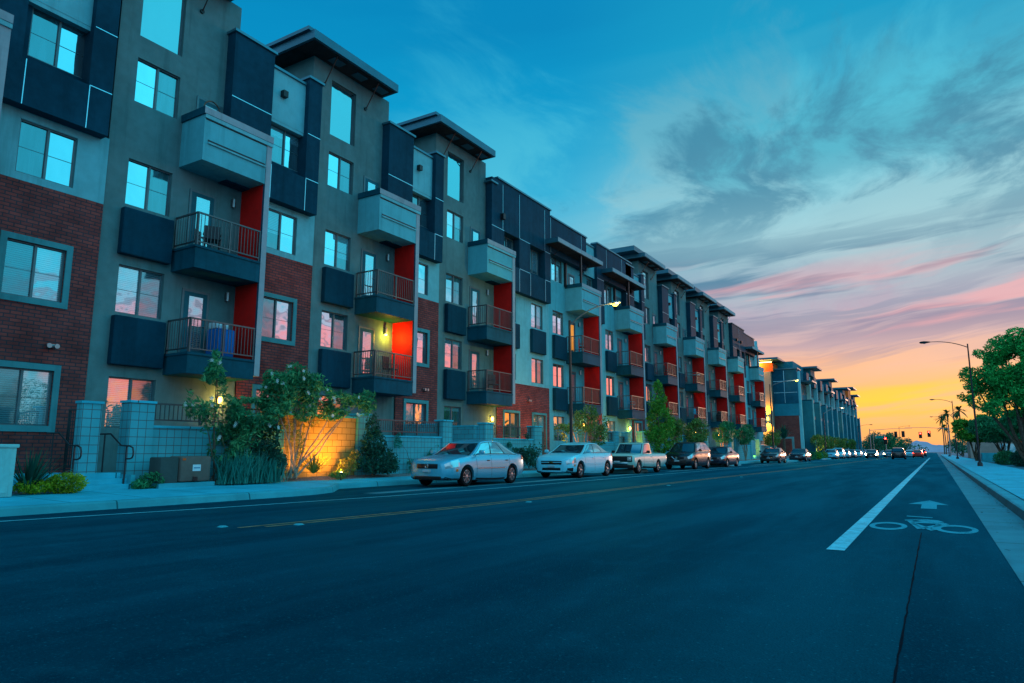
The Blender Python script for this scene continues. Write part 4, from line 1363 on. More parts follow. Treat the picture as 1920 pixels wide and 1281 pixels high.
# ------------------------------------------------------------------ street lamps
def street_lamp(x, y, H, arm, label, lit=True, glow='street_glow', e=120, rise=.55, rz=0.0, group='street lamps along the road', thin=1.0, headw=1.0):
    zb = gz(y) + .14
    r = thing('street_lamp', label, 'street lamp', (x, y, zb), 0, group)
    b = MB()
    b.tube([(x, y, zb), (x, y, zb + H * .5), (x, y, zb + H)], .085 * thin, 10, .05 * thin)
    b.lathe([(.19 * thin, 0), (.17 * thin, .25), (.10 * thin, .32)], 12, 'z', (x, y, zb - .02))
    b.build('pole', 'pole_dark', r, True)
    dx, dy = arm
    pts = [(x + dx * k, y + dy * k, zb + H - .25 + rise * (1 - (1 - k) ** 2.2)) for k in [i / 10 for i in range(11)]]
    b = MB()
    b.tube(pts, .035 * thin, 8, .024 * thin)
    b.build('arm', 'lamp_metal' if lit else 'pole_dark', r, True)
    L = math.hypot(dx, dy); ux, uy = dx / L, dy / L
    p = Vector(pts[-1])
    b = MB()
    b.lathe([(.0001, -.06), (.05, -.05), (.10 * headw, .12), (.14 * headw, .35), (.12 * headw, .55), (.0001, .66)], 12, 'x', (0, 0, 0))
    M_ = Matrix.Translation(p) @ Matrix(((ux, -uy, 0, 0), (uy, ux, 0, 0), (0, 0, .55, 0), (0, 0, 0, 1)))
    b.v = [tuple(M_ @ Vector(q)) for q in b.v]
    hd = b.build('lamp_head', 'lamp_metal' if lit else 'pole_dark', r, True)
    b = MB()
    c = p + Vector((ux * .33, uy * .33, -.075))
    if lit:
        b.lathe([(.0001, -.10), (.10, -.06), (.13, .0)], 14, 'z', c)
    else:
        b.lathe([(.0001, -.04), (.08, -.02), (.11, .0)], 14, 'z', c)
    b.build('lens', glow if lit else 'glass_screen', hd)
    if lit:
        point('street_light', tuple(c + Vector((0, 0, -.2))), e, (1.0, .78, .25), .12)
    return r
street_lamp(-14.45, 28.9, 7.15, (2.2, -.35), 'tall lit street lamp behind the white sedan', True, 'street_glow', 200, .75)
street_lamp(-14.45, 75.9, 8.0, (2.4, -.2), 'lit street lamp by the black hatchback', True, 'street_glow', 200, .55)
street_lamp(-14.45, 116.5, 7.0, (2.4, -.2), 'lit street lamp in front of the blue far building', True, 'street_glow_white', 150, .9, headw=1.4)
street_lamp(-14.45, 171, 6.6, (2.4, -.2), 'unlit lamp beyond the far end of the blue building', False, rise=.5)
street_lamp(2.45, 56, 8.3, (-2.2, 0), 'unlit dark street lamp rising through the big right hand tree', False, rise=.55, thin=.85, headw=1.2)
street_lamp(2.45, 112, 7.9, (-2.0, 0), 'thinner unlit street lamp in front of the palms', False, rise=.5)
street_lamp(2.3, 170, 8.2, (-2.2, 0), 'farthest unlit street lamp above the palms', False, rise=.3)

# ------------------------------------------------------------------ the second building
fb = thing('blue_building', 'far blue-grey apartment block with thin canopies and an orange rooftop corner', 'building', (-19, 160, 0))
XF = -17.6
def fpart(name, m, *bx):
    return boxpart(name, m, *bx, parent=fb)
Y0 = 114.5
mat('teal_far', (.022, .19, .245), .75, .12, .15)
mat('teal_far_dark', (.010, .085, .13), .6, .15, .2)
mat('teal_far_mid', (.02, .16, .21), .7, .15, .2)
fpart('wall', 'teal_far_mid', -32, XF - .35, Y0 + .05, 205, -.6, 13.6)
fpart('end_cladding', 'teal_far_dark', -21.3, XF, Y0 - .25, Y0 + .05, 8.2, 13.5)
fpart('end_band', 'teal_far', -21.3, XF, Y0 - .2, Y0 + .05, 6.3, 8.198)
fpart('end_brick', 'brick_far', -21.3, XF - .1, Y0 - .15, Y0 + .05, .0, 6.298)
fpart('upper_storey', 'teal_far', -30, -18.6, Y0 + 3, Y0 + 14, 13.6, 15.2)
fpart('roof_edge', 'fascia_metal', -31, XF + .1, Y0 - .3, Y0 + 3, 13.6, 13.78)
for q in (9.9, 11.7):
    fpart('joint_strip', 'joint_metal', -21.2, XF - .1, Y0 - .275, Y0 - .25, q, q + .06)
fpart('joint_strip', 'joint_metal', -19.6, -19.54, Y0 - .275, Y0 - .25, 8.3, 13.4)
fpart('corner_pier', 'stucco_grey', XF - .3, XF + .35, Y0 - .1, Y0 + .5, -.5, 13.2)
# entrance frame at the foot
b = MB(); b.box(-21.2, -20.9, Y0 - 2.4, Y0 - 2.1, -.4, 2.7); b.box(-18.6, -18.3, Y0 - 2.4, Y0 - 2.1, -.4, 2.7); b.box(-21.2, -18.3, Y0 - 2.4, Y0 - 2.1, 2.7, 3.0)
b.build('entrance_frame', 'stucco_taupe', fb)
# stair tower with lit roof
fpart('stair_tower', 'stucco_tan', -25.5, -21.35, Y0 - 1.2, Y0 + 4, -.5, 13.3)
fpart('orange_head', 'orange_paint', -26, -21.0, Y0 - 1.0, Y0 + 3.5, 13.3, 14.6)
fpart('roof_slab', 'fascia_metal', -27, -19.9, Y0 - 2.6, Y0 + 4.5, 15.05, 15.35)
b = MB(); b.box(-25.8, -21.1, Y0 - 1.25, Y0 - 1.05, 14.75, 14.85); b.build('light_strip', 'strip_glow', fb)
point('roof_light', (-23.3, Y0 - 1.9, 14.4), 420, (1.0, .45, .10), .2)
b = MB(); b.box(-22.25, -22.0, Y0 - 1.4, Y0 - 1.2, 5.6, 6.1); b.build('wall_lamp', 'street_glow', fb)
spot('wall_lamp_beam', (-22.12, Y0 - 1.55, 6.2), (-22.12, Y0 - 1.25, 9.0), 3200, AMB, R(90), .9)
spot('wall_lamp_beam', (-22.12, Y0 - 1.55, 5.5), (-22.12, Y0 - 1.25, 2.0), 3200, AMB, R(90), .9)
rngf = random.Random(8)
k = 0
y = Y0 + 5.5
while y < 203:
    f = fpart('fin_wall', 'teal_far', XF - .34, XF + 1.15, y, y + .35, -.5, 8.9)
    fpart('fin_edge', 'stucco_grey', XF + 1.15, XF + 1.3, y - .05, y + .4, -.5, 9.3)
    for z in (2.9, 5.9, 8.6):
        fpart('balcony', 'slab_dark', XF - .34, XF + 1.1, y + .36, y + 2.6, z, z + .5)
    for z in (.9, 3.9, 6.9, 10.2):
        put_window(y + 3.1, z, 1.5, 1.4, ['glass_clear', 'glass_screen'], XF - .30, fb)
    put_window(y + 1.0, 10.0, 1.2, 1.8, ['glass_clear', 'glass_screen'], XF - .30, fb)
    fpart('pier', 'stucco_grey', XF - .34, XF + .25, y + 5.3, y + 6.0, 9.0, 13.3)
    fpart('cladding', 'teal_far_dark', XF - .34, XF + .2, y + 2.7, y + 5.2, 11.9, 13.8)
    if k % 3 == 0:
        fpart('canopy', 'fascia_metal', XF - .3, XF + 1.5, y - 1, y + 4, 11.9, 12.15)
    elif k % 3 == 1:
        fpart('upper_storey', 'teal_far_mid', -24, XF + .1, y + .3, y + 4.8, 13.82, 15.0)
        fpart('eave', 'fascia_metal', -25, XF + 1.3, y - .8, y + 5.6, 15.0, 15.3)
    k += 1
    y += 8.1
fpart('orange_head', 'orange_paint', -24, XF + .2, 188, 194, 13.62, 16.0)
fpart('eave', 'fascia_metal', -25, XF + 1.5, 187, 196, 16.0, 16.3)

# ------------------------------------------------------------------ small raised markers on the road
for i, (xx, yy, lab) in enumerate(((-8.95, 6.55, 'small raised road marker before the start of the yellow line'), (-8.25, 7.35, 'raised road marker beside the first metre of the yellow line'), (-7.65, 13.2, 'raised road marker by the yellow line, in front of the silver sedan'),
                       (-7.5, 22.0, 'raised road marker by the yellow line, in front of the white sedan'), (-7.3, 31.0, 'raised road marker by the yellow line, in front of the pickup'))):
    r_ = thing('road_marker', lab, 'road marker', (xx, yy, gz(yy)), 0, 'raised road markers')
    b = MB(); b.mesh([(xx - .06, yy - .06, gz(yy) + .002), (xx + .06, yy - .06, gz(yy) + .002), (xx + .06, yy + .06, gz(yy) + .002), (xx - .06, yy + .06, gz(yy) + .002), (xx - .035, yy - .03, gz(yy) + .022), (xx + .035, yy - .03, gz(yy) + .022), (xx + .035, yy + .03, gz(yy) + .022), (xx - .035, yy + .03, gz(yy) + .022)],
        [(4, 5, 6, 7), (0, 1, 5, 4), (1, 2, 6, 5), (2, 3, 7, 6), (3, 0, 4, 7)]); b.build('body', 'kerb_concrete', r_)
# ------------------------------------------------------------------ vehicles
def carpaint(name, col, metal=0.0, rough=.30, coat=.6):
    m, t = newmat(name)
    g = t.add('TexCoord').outputs['Object']
    n = t.noise(g, 260, 2)
    c = t.mix(t.math('MULTIPLY', t.smooth(n, .5, .7), .25 if metal else 0), (*col, 1), (*[min(1, x * 1.5 + .02) for x in col], 1))
    dirt = t.noise(g, 1.8, 4, .6)
    P = t.add('BsdfPrincipled', i_Base_Color=c, i_Roughness=t.math('ADD', rough - .05, t.math('MULTIPLY', dirt, .14)))
    P.inputs['Metallic'].default_value = metal
    P.inputs['Coat Weight'].default_value = coat
    P.inputs['Coat Roughness'].default_value = .10
    t.add('OutputMaterial', i_0=P)
carpaint('paint_silver', (.07, .46, .62), .30, .30)
carpaint('paint_white', (.16, .70, .84))
carpaint('paint_cream', (.27, .58, .54))
carpaint('paint_black', (.006, .010, .014), 0, .22)
carpaint('paint_navy', (.006, .016, .035), .2, .22)
carpaint('paint_red', (.55, .02, .01))
carpaint('paint_blue', (.05, .20, .28), .4)
mat('tyre', (.010, .011, .012), .85, .1, 8, .2, 60)
mat('rim', (.42, .50, .54), .3, .06, 2, 0, 1, .5, .8)
mat('car_black', (.008, .010, .012), .5, .1, 4, 0, 1, .3)
mat('chrome', (.62, .68, .70), .15, .04, 2, 0, 1, .5, 1.0)
mat('plate', (.35, .55, .62), .5, .1, 9)
mat('gold', (.55, .36, .08), .25, .05, 2, 0, 1, .5, 1.0)
mat('amber_lens', (.75, .18, .02), .25, .1, 6, 0, 1, .5)
mat('red_lens', (.45, .01, .008), .2, .1, 6, 0, 1, .5)
glassmat('car_glass', (.010, .030, .040), .14, (.8, .95, 1), wavy=0.0, rough=.02, edge=.35)
glassmat('side_glass', (.10, .17, .18), .40, (.95, .98, 1), wavy=0.0, rough=.02)
glassmat('head_glass', (.42, .52, .54), .30, (1, 1, 1), wavy=.3, rough=.08)
emat('headlight_glow', (1.0, .80, .42), 45)
emat('taillight_glow', (1.0, .02, .01), 14)

def lerp(a, b, k):
    return a + (b - a) * k
def curve(pts):
    """smooth curve through (y, value) points (monotone cubic)"""
    xs = [p[0] for p in pts]; ys = [p[1] for p in pts]
    n = len(xs)
    dl = [(ys[i + 1] - ys[i]) / (xs[i + 1] - xs[i]) for i in range(n - 1)]
    m_ = [dl[0]] + [0 if dl[i - 1] * dl[i] <= 0 else (dl[i - 1] + dl[i]) / 2 for i in range(1, n - 1)] + [dl[-1]]
    def f(x):
        if x <= xs[0]: return ys[0]
        if x >= xs[-1]: return ys[-1]
        i = max(k for k in range(n - 1) if xs[k] <= x)
        h = xs[i + 1] - xs[i]; q = (x - xs[i]) / h
        return (ys[i] * (2 * q ** 3 - 3 * q * q + 1) + h * m_[i] * (q ** 3 - 2 * q * q + q) + ys[i + 1] * (-2 * q ** 3 + 3 * q * q) + h * m_[i + 1] * (q ** 3 - q * q))
    return f

SEDAN = dict(L=4.70, W=1.76, H=1.47, wb=2.70, fo=.92, r=.315, zt=[(0, .71), (.10, .79), (.45, .88), (1.05, .955), (1.35, .98), (3.7, 1.0), (4.2, 1.0), (4.55, .97), (4.70, .88)],
             zb=.20, ws=1.16, rf=1.98, rr=3.18, rw=4.20, split=(2.30, 3.22))
SUV = dict(L=4.60, W=1.84, H=1.70, wb=2.70, fo=.92, r=.355, zt=[(0, .78), (.10, .86), (.4, .97), (1.0, 1.07), (1.3, 1.10), (3.6, 1.15), (4.3, 1.16), (4.52, 1.12), (4.60, .98)],
           zb=.24, ws=1.12, rf=1.85, rr=4.0, rw=4.52, split=(2.25, 3.2))
PICK = dict(L=4.85, W=1.68, H=1.55, wb=2.76, fo=.78, r=.33, zt=[(0, .80), (.05, .90), (.3, .94), (1.2, .99), (1.5, 1.0), (4.8, 1.0), (4.85, .98)],
            zb=.30, ws=1.35, rf=1.85, rr=2.62, rw=2.72, split=(), boxy=True)

def make_car(name, label, cat, spec, paint, X, Y, rz=0.0, group=None, detail=2, front='plain', lights=None, wheel=5):
    L, W_, H, wb_, fo, r = (spec[k] for k in ('L', 'W', 'H', 'wb', 'fo', 'r'))
    hw = W_ / 2
    boxy = spec.get('boxy', False)
    root = thing(name, label, cat, (0, 0, 0), 0, group)
    zt = curve(spec['zt'])
    if boxy:
        wf = curve([(0, hw * .93), (.06, hw * .985), (.3, hw), (L - .1, hw), (L, hw * .98)])
    else:
        wf = curve([(0, hw * .62), (.05, hw * .76), (.16, hw * .885), (.45, hw * .965), (1.1, hw), (L - 1.1, hw), (L - .45, hw * .955), (L - .16, hw * .87), (L - .04, hw * .75), (L, hw * .62)])
    zbf = curve([(0, spec['zb'] + .06), (.25, spec['zb']), (L - .5, spec['zb'] + .02), (L, spec['zb'] + .16)])
    def ring(y):
        w, b_, t_ = wf(y), zbf(y), zt(y)
        h = t_ - b_
        return [(0, b_), (w * .70, b_), (w * .93, b_ + .03), (w * .985, b_ + .10), (w * 1.0, b_ + h * .34), (w * 1.0, b_ + h * .56), (w * .985, b_ + h * .74),
                (w * .955, t_ - .085), (w * .90, t_ - .025), (w * .78, t_ + .0), (w * .45, t_ + .018), (0, t_ + .022)]
    def B(y, s):
        rg = ring(y)
        s = max(0, min(len(rg) - 1.0001, s))
        i = int(s); q = s - i
        # gentle smoothing between ring points
        return Vector((lerp(rg[i][0], rg[i + 1][0], q), y, lerp(rg[i][1], rg[i + 1][1], q)))
    ys = sorted(set([0, .012, .03, .06, .10, .16, .24, .34] + [.45 + i * .16 for i in range(int((L - .9) / .16) + 1)] + [L - .45, L - .34, L - .24, L - .16, L - .1, L - .05, L - .02, L]))
    nr = len(ring(1))
    mb = MB()
    vs, fs = [], []
    for y in ys:
        rg = ring(y)
        pts = [(x, y, z) for x, z in rg] + [(-x, y, z) for x, z in rg[-2:0:-1]]
        vs += pts
    n = 2 * nr - 2
    for i in range(len(ys) - 1):
        for k in range(n):
            fs.append((i * n + k, i * n + (k + 1) % n, (i + 1) * n + (k + 1) % n, (i + 1) * n + k))
    fs += [tuple(range(n - 1, -1, -1)), tuple(range((len(ys) - 1) * n, len(ys) * n))]
    mb.mesh(vs, fs)
    body = mb.build('body', paint, None)
    # wheel arches (and the load bed) are cut out for real
    cut = MB()
    yw = (fo, fo + wb_)
    for yy in yw:
        for sx in (-1, 1):
            cut.lathe([(r + .055, -.30), (r + .055, .30)], 28, 'x', (sx * (hw + .05), yy, r))
    if boxy:
        cut.box(-hw + .07, hw - .07, 2.88, L - .07, .62, 1.4)
    co = cut.build('cutter', 'car_black', None)
    mod = body.modifiers.new('cut', 'BOOLEAN')
    mod.object = co
    mod.operation = 'DIFFERENCE'
    mod.solver = 'EXACT'
    bpy.context.view_layer.update()
    me = bpy.data.meshes.new_from_object(body.evaluated_get(bpy.context.evaluated_depsgraph_get()))
    body.modifiers.clear()
    body.data = me
    bpy.data.objects.remove(co)
    me.polygons.foreach_set('use_smooth', [True] * len(me.polygons))
    me.set_sharp_from_angle(angle=R(34))
    body.parent = root
    # greenhouse
    wsb, rf, rr, rw = spec['ws'], spec['rf'], spec['rr'], spec['rw']
    bow = .06 if boxy else .14
    wb0, wr0 = hw * .90, hw * (.80 if boxy else .70)
    def G(u, h):
        """u 0..1 front, 1..2 right side (towards +x), 2..3 rear, 3..4 left; h 0..1"""
        f = lerp(wsb, rf, h ** 1.0); e = lerp(rw, rr, h)
        w = lerp(wb0, wr0, h ** (1.0 if boxy else 1.35))
        rad = .10
        if u <= 1:
            x = lerp(-w, w, u)
            y = f - bow * (1 - h * .4) * (1 - (x / w) ** 2)
        elif u <= 2:
            x = w + .015 * math.sin(math.pi * (u - 1)); y = lerp(f, e, u - 1)
        elif u <= 3:
            x = lerp(w, -w, u - 2)
            y = e + bow * .8 * (1 - (x / w) ** 2) * (1 - h * .5)
        else:
            x = -w - .015 * math.sin(math.pi * (u - 3)); y = lerp(e, f, u - 3)
        mid = (rf + rr) / 2
        zr = H - .03 - (.030 if boxy else .055) * ((y - mid) / max(.3, (rr - rf) / 2)) ** 2 * (1 if abs(y - mid) < 1.6 else 1)
        z0 = zt(min(max(y, .1), L - .1)) - .03
        return Vector((x, y, lerp(z0, zr, h)))
    us = [i / 8 for i in range(8)] + [1 + i / 10 for i in range(10)] + [2 + i / 8 for i in range(8)] + [3 + i / 10 for i in range(10)]
    hs = [0, .2, .4, .6, .8, .93, 1.0]
    mb = MB(); vs = []; fs = []
    N = len(us)
    for h in hs:
        vs += [tuple(G(u, h)) for u in us]
    for i in range(len(hs) - 1):
        for k in range(N):
            fs.append((i * N + k, i * N + (k + 1) % N, (i + 1) * N + (k + 1) % N, (i + 1) * N + k))
    top = (len(hs) - 1) * N
    cx = Vector((0, (rf + rr) / 2, 0))
    for q, dz in ((.82, .022), (.5, .034), (.0, .04)):
        base = len(vs)
        if q > 0:
            for u in us:
                p = G(u, 1.0)
                vs.append((p.x * q, cx.y + (p.y - cx.y) * q, p.z + dz))
            prev = top if q == .82 else base - N
            for k in range(N):
                fs.append((prev + k, prev + (k + 1) % N, base + (k + 1) % N, base + k))
        else:
            vs.append((0, cx.y, H + .01))
            for k in range(N):
                fs.append((base - N + k, base - N + (k + 1) % N, base))
    mb.mesh(vs, fs)
    cab = mb.build('cabin', paint, None, 50)
    cab.parent = root
    def gpatch(nm, u0, u1, h0, h1, m_, n_=8, k_=4, off=.006):
        mb = MB(); vs = []; fs = []
        c0 = Vector((0, (wsb + rw) / 2, 1.1))
        for j in range(k_ + 1):
            for i in range(n_ + 1):
                u, h = lerp(u0, u1, i / n_), lerp(h0, h1, j / k_)
                p = G(u, h)
                nrm = (G(min(u + .01, 4), h) - G(max(u - .01, 0), h)).cross(G(u, min(h + .01, 1)) - G(u, max(h - .01, 0))).normalized()
                if nrm.dot(p - c0) < 0: nrm = -nrm
                vs.append(tuple(p + nrm * off))
        fs = [(j * (n_ + 1) + i, j * (n_ + 1) + i + 1, (j + 1) * (n_ + 1) + i + 1, (j + 1) * (n_ + 1) + i) for j in range(k_) for i in range(n_)]
        mb.mesh(vs, fs)
        o = mb.build(nm, m_, None, True); o.parent = root
        return o
    gpatch('window_seal', .045, .955, .03, .96, 'car_black', 12, 4, .003)
    gpatch('windscreen', .07, .93, .06, .93, 'car_glass', 12)
    gpatch('rear_window', 2.09, 2.91, .10, .90, 'car_glass', 10)
    sp = spec['split']
    segs = [1.045] + [1 + (q - wsb) / (rw - wsb) for q in sp] + ([1.955] if not boxy else [1.93])
    for s_ in (0, 2):
        for a, b2 in zip(segs, segs[1:]):
            u0, u1 = (a + .012, b2 - .012) if s_ == 0 else (5 - a - .012, 5 - b2 + .012)
            du = .011 if s_ == 0 else -.011
            gpatch('window_seal', u0 - du, u1 + du, .055, .925, 'car_black', 5, 4, .004)
            gpatch('side_window', u0, u1, .10, .88, 'side_glass', 5, 4, .010)
    def bpatch(nm, y0_, y1_, s0, s1, m_, side, n_=6, k_=3, off=.008):
        mb = MB(); vs = []
        for j in range(k_ + 1):
            for i in range(n_ + 1):
                y, s = lerp(y0_, y1_, i / n_), lerp(s0, s1, j / k_)
                p = B(y, s)
                nrm = (B(y + .01, s) - B(max(y - .01, 0), s)).cross(B(y, s + .02) - B(y, s - .02)).normalized()
                if nrm.x < 0: nrm = -nrm
                p = p + nrm * off
                vs.append((p.x * side, p.y, p.z))
        fs = [(j * (n_ + 1) + i, j * (n_ + 1) + i + 1, (j + 1) * (n_ + 1) + i + 1, (j + 1) * (n_ + 1) + i) for j in range(k_) for i in range(n_)]
        mb.mesh(vs, fs)
        o = mb.build(nm, m_, None, True); o.parent = root
        return o
    def bx(nm, m_, *q, bv=.012):
        mb = MB(); mb.bbox(*q, bv); o = mb.build(nm, m_, None, True); o.parent = root
        return o
    zf = zt(.06)
    glow_h = 'headlight_glow' if lights == 'front' else 'head_glass'
    glow_t = 'taillight_glow' if lights == 'rear' else 'red_lens'
    if boxy:
        bx('grille', 'car_black', -hw * .9, hw * .9, -.035, .03, .60, .86)
        for sx in (-1, 1):
            a, e = sorted((sx * hw * .62, sx * hw * .86))
            bx('headlight', glow_h, a, e, -.045, .0, .64, .82)
        bx('bumper', 'car_black', -hw * .98, hw * .98, -.10, .06, .28, .44)
        bx('bumper_strip', 'chrome', -hw * .96, hw * .66, -.085, .0, .45, .56)
    else:
        for sx in (1, -1):
            hb, ht = (5.3, 7.4) if front != 'suv' else (5.6, 7.6)
            bpatch('headlight', .045, .52, hb, ht, glow_h, sx, 8, 4, .012)
        gw = {'sedan_a': .40, 'sedan_b': .46, 'suv': .42}.get(front, .40) * hw / .88
        bx('grille', 'car_black', -gw, gw, -.022, .03, zf - .20, zf - .06)
        if front == 'sedan_b':
            bx('grille_bar', paint, -gw * .98, gw * .98, -.034, .0, zf - .135, zf - .105, bv=.008)
            bx('emblem', 'gold', -.085, .085, -.046, -.03, zf - .139, zf - .099, bv=.012)
            bx('intake', 'car_black', -.42, .42, -.014, .03, zbf(.1) + .10, zbf(.1) + .20)
            for sx in (-1, 1):
                bpatch('fog_recess', .06, .30, 2.9, 4.0, 'car_black', sx, 5, 2)
        elif front == 'suv':
            for sx in (-1, 1):
                mb = MB(); mb.tube([(sx * .30, -.045, zf - .05), (sx * .13, -.05, zf - .21), (0, -.05, zf - .22)], .022, 6)
                o = mb.build('grille_trim', 'chrome', None, True); o.parent = root
            mb = MB(); mb.lathe([(.065, 0), (.065, .012), (.045, .02)], 16, 'y', (0, -.055, zf - .12)); o = mb.build('emblem', 'chrome', None, True); o.parent = root
            bx('intake', 'car_black', -.55, .55, -.01, .03, zbf(.1) + .06, zbf(.1) + .24)
        else:
            mb = MB(); cz = zf - .125
            mb.tube([(.058 * math.cos(k * .3142), -.036, cz + .058 * math.sin(k * .3142)) for k in range(21)], .008, 5)
            if front == 'sedan_a':
                mb.tube([(-.035, -.034, cz + .045), (0, -.034, cz + .002), (.035, -.034, cz + .045)], .006, 4)
                mb.tube([(-.05, -.034, cz + .02), (-.022, -.034, cz - .05), (0, -.034, cz - .004), (.022, -.034, cz - .05), (.05, -.034, cz + .02)], .006, 4)
            o = mb.build('emblem', 'chrome', None); o.parent = root
            bx('lower_grille', 'car_black', -hw * .60, hw * .60, -.012, .03, zbf(.1) + .0, zbf(.1) + .10)
        bpatch('lip', .05, .55, 1.4, 2.6, 'car_black', 1); bpatch('lip', .05, .55, 1.4, 2.6, 'car_black', -1)
    bx('number_plate', 'plate', -.155, .155, -.045 if not boxy else -.115, -.005 if not boxy else -.08, zbf(.1) + .22, zbf(.1) + .30, bv=.004)
    # rear end
    for sx in (1, -1):
        if boxy:
            a, e = sorted((sx * hw * .80, sx * hw * .97)); bx('tail_light', glow_t, a, e, L - .02, L + .015, .68, .92)
        else:
            bpatch('tail_light', L - .40, L - .03, 6.0 if front != 'suv' else 5.6, 7.5, glow_t, sx, 6, 4, .01)
            bpatch('side_marker', .36, .46, 4.3, 4.8, 'amber_lens', sx, 3, 2)
        # door seams, handles, rub strip, sill
        cuts = [wsb + .28] + [q - .0 for q in sp] if not boxy else [wsb + .1, rr + .12]
        if not boxy: cuts = cuts[:1] + [cuts[1], (sp[1] + .22)]
        for q in cuts:
            bpatch('door_seam', q - .006, q + .006, 2.6, 7.9, 'car_black', sx, 1, 8, .003)
        for q in cuts[1:]:
            mb = MB(); p = B(q - .17, 6.15)
            mb.bbox(p.x - .01, p.x + .028, q - .27, q - .10, p.z - .014, p.z + .014, .01)
            if sx < 0: mb.v = [(-a, b_, c_) for a, b_, c_ in mb.v]
            o = mb.build('door_handle', paint if front != 'sedan_a' else 'car_black', None, True); o.parent = root
        bpatch('rub_strip', fo + .55, fo + wb_ - .5, 4.55, 4.72, 'chrome' if front == 'sedan_a' else paint, sx, 8, 1, .010)
        bpatch('sill', fo + .5, fo + wb_ - .48, 1.3, 2.9, 'car_black' if front != 'sedan_b' else paint, sx, 8, 2, .004)
        mb = MB()
        yy = wsb + .36; zz_ = zt(yy) + .07
        mb.bbox(hw + .02, hw + .20, yy - .04, yy + .07, zz_ - .065, zz_ + .07, .035)
        mb.tube([(hw * .9, yy + .03, zz_ - .05), (hw + .05, yy + .02, zz_ - .03)], .02, 6)
        if sx < 0: mb.v = [(-a, b_, c_) for a, b_, c_ in mb.v]
        o = mb.build('wing_mirror', paint if not boxy else 'car_black', None, True); o.parent = root
    # wheels
    for yy in yw:
        for sx in (-1, 1):
            mb = MB()
            w0_, w1_ = .0, .20
            x_in, x_out = sx * (hw - .215), sx * (hw - .012)
            mb.lathe([(r * .60, 0), (r * .93, 0), (r * .99, .035), (r, .07), (r, .14), (r * .985, .175), (r * .90, .20), (r * .66, .195)], 28, 'x', cap=False)
            mb.v = [(x_in + sx * a, b_ + yy, c_ + r) for a, b_, c_ in mb.v]
            wh = mb.build('wheel', 'tyre', None, True); wh.parent = root
            mb = MB()
            rim_r = r * .665
            mb.lathe([(rim_r, .11), (rim_r, .185), (rim_r * .92, .188), (rim_r * .88, .15), (rim_r * .88, .10)], 28, 'x', cap=False)
            ns = wheel
            for k in range(ns):
                a0 = 2 * math.pi * k / ns
                dw = .17 if ns > 6 else .26
                pts = []
                for rr_, ww in ((.16, dw * .8), (.90, dw)):
                    for sgn in (-1, 1):
                        ang = a0 + sgn * ww / max(rr_, .42) * .42
                        pts.append((rim_r * rr_ * math.cos(ang), rim_r * rr_ * math.sin(ang)))
                (p0, p1, p2, p3) = pts
                q = [p0, p1, p3, p2]
                v_ = [(.182, a_, c_) for a_, c_ in q] + [(.12, a_, c_) for a_, c_ in q]
                mb.mesh(v_, [(0, 1, 2, 3), (7, 6, 5, 4), (0, 4, 5, 1), (1, 5, 6, 2), (2, 6, 7, 3), (3, 7, 4, 0)])
            mb.lathe([(rim_r * .24, .12), (rim_r * .24, .188), (.0001, .194)], 16, 'x')
            mb.v = [(x_in + sx * a, b_ + yy, c_ + r) for a, b_, c_ in mb.v]
            rm = mb.build('rim', 'rim', None, 30); rm.parent = wh
            mb = MB(); mb.lathe([(.0001, .09), (rim_r * .95, .10), (rim_r * .95, .11)], 24, 'x')
            mb.v = [(x_in + sx * a, b_ + yy, c_ + r) for a, b_, c_ in mb.v]
            o = mb.build('brake_disc', 'car_black', None); o.parent = wh
    for ch in list(root.children):       # put the origin between the wheels
        ch.location.y -= L / 2
    root.location = (X, Y, gz(Y) + .003)
    root.rotation_euler = (math.atan(-.003) * (1 if abs(rz) < 1 else -1), 0, rz)
    return root

PK = 'cars parked along the left kerb'
# car centre = wheel line - half width, front axle at fo from the nose
def park(name, label, cat, spec, paint, Yfront_axle, Xo=-12.55, **kw):
    return make_car(name, label, cat, spec, paint, Xo - spec['W'] / 2, Yfront_axle - spec['fo'] + spec['L'] / 2, group=PK, **kw)
park('silver_sedan', 'silver sedan parked nearest the camera, in front of the block wall', 'car', SEDAN, 'paint_silver', 17.85, front='sedan_a', wheel=8)
S2 = dict(SEDAN, L=4.60, W=1.80, H=1.48, wb=2.72, fo=.95, zt=[(0, .70), (.10, .80), (.45, .92), (1.05, 1.0), (1.35, 1.02), (3.7, 1.05), (4.2, 1.06), (4.5, 1.02), (4.60, .90)], ws=1.08, rf=2.0, rr=3.15, rw=4.22, r=.335)
park('white_sedan', 'white sedan with gold emblem parked behind the silver one', 'car', S2, 'paint_white', 26.0, front='sedan_b', wheel=5)
park('pickup_truck', 'cream pickup truck with black grille and bumper', 'pickup truck', PICK, 'paint_cream', 32.6, wheel=8)
park('black_suv', 'black suv parked behind the cream pickup', 'suv', SUV, 'paint_black', 42.1, front='suv', wheel=6)
S3 = dict(SEDAN, L=4.85, W=1.85, wb=2.80, H=1.45)
park('dark_sedan', 'dark blue sedan parked right behind the black suv', 'car', S3, 'paint_navy', 49.6, front='plain', wheel=6)
park('black_hatchback', 'black car parked alone by the second street lamp', 'car', S2, 'paint_black', 69.0, front='plain', wheel=6)
park('black_saloon', 'dark car parked ahead of the low shrubs before the blue building', 'car', S3, 'paint_navy', 84.5, front='plain', wheel=6)
FAR = 'cars in the distance down the road'
def road_car(label, spec, paint, X, Y, rz=0.0, lights=None, name='distant_car', cat='car'):
    return make_car(name, label, cat, spec, paint, X, Y, rz, group=FAR, front='plain', lights=lights, wheel=5)
road_car('white suv parked beyond the low shrubs, biggest of the far parked row', SUV, 'paint_white', -13.4, 122.0)
road_car('pale blue car parked in front of the white suv, low beside the shrubs', SEDAN, 'paint_silver', -13.5, 114.5)
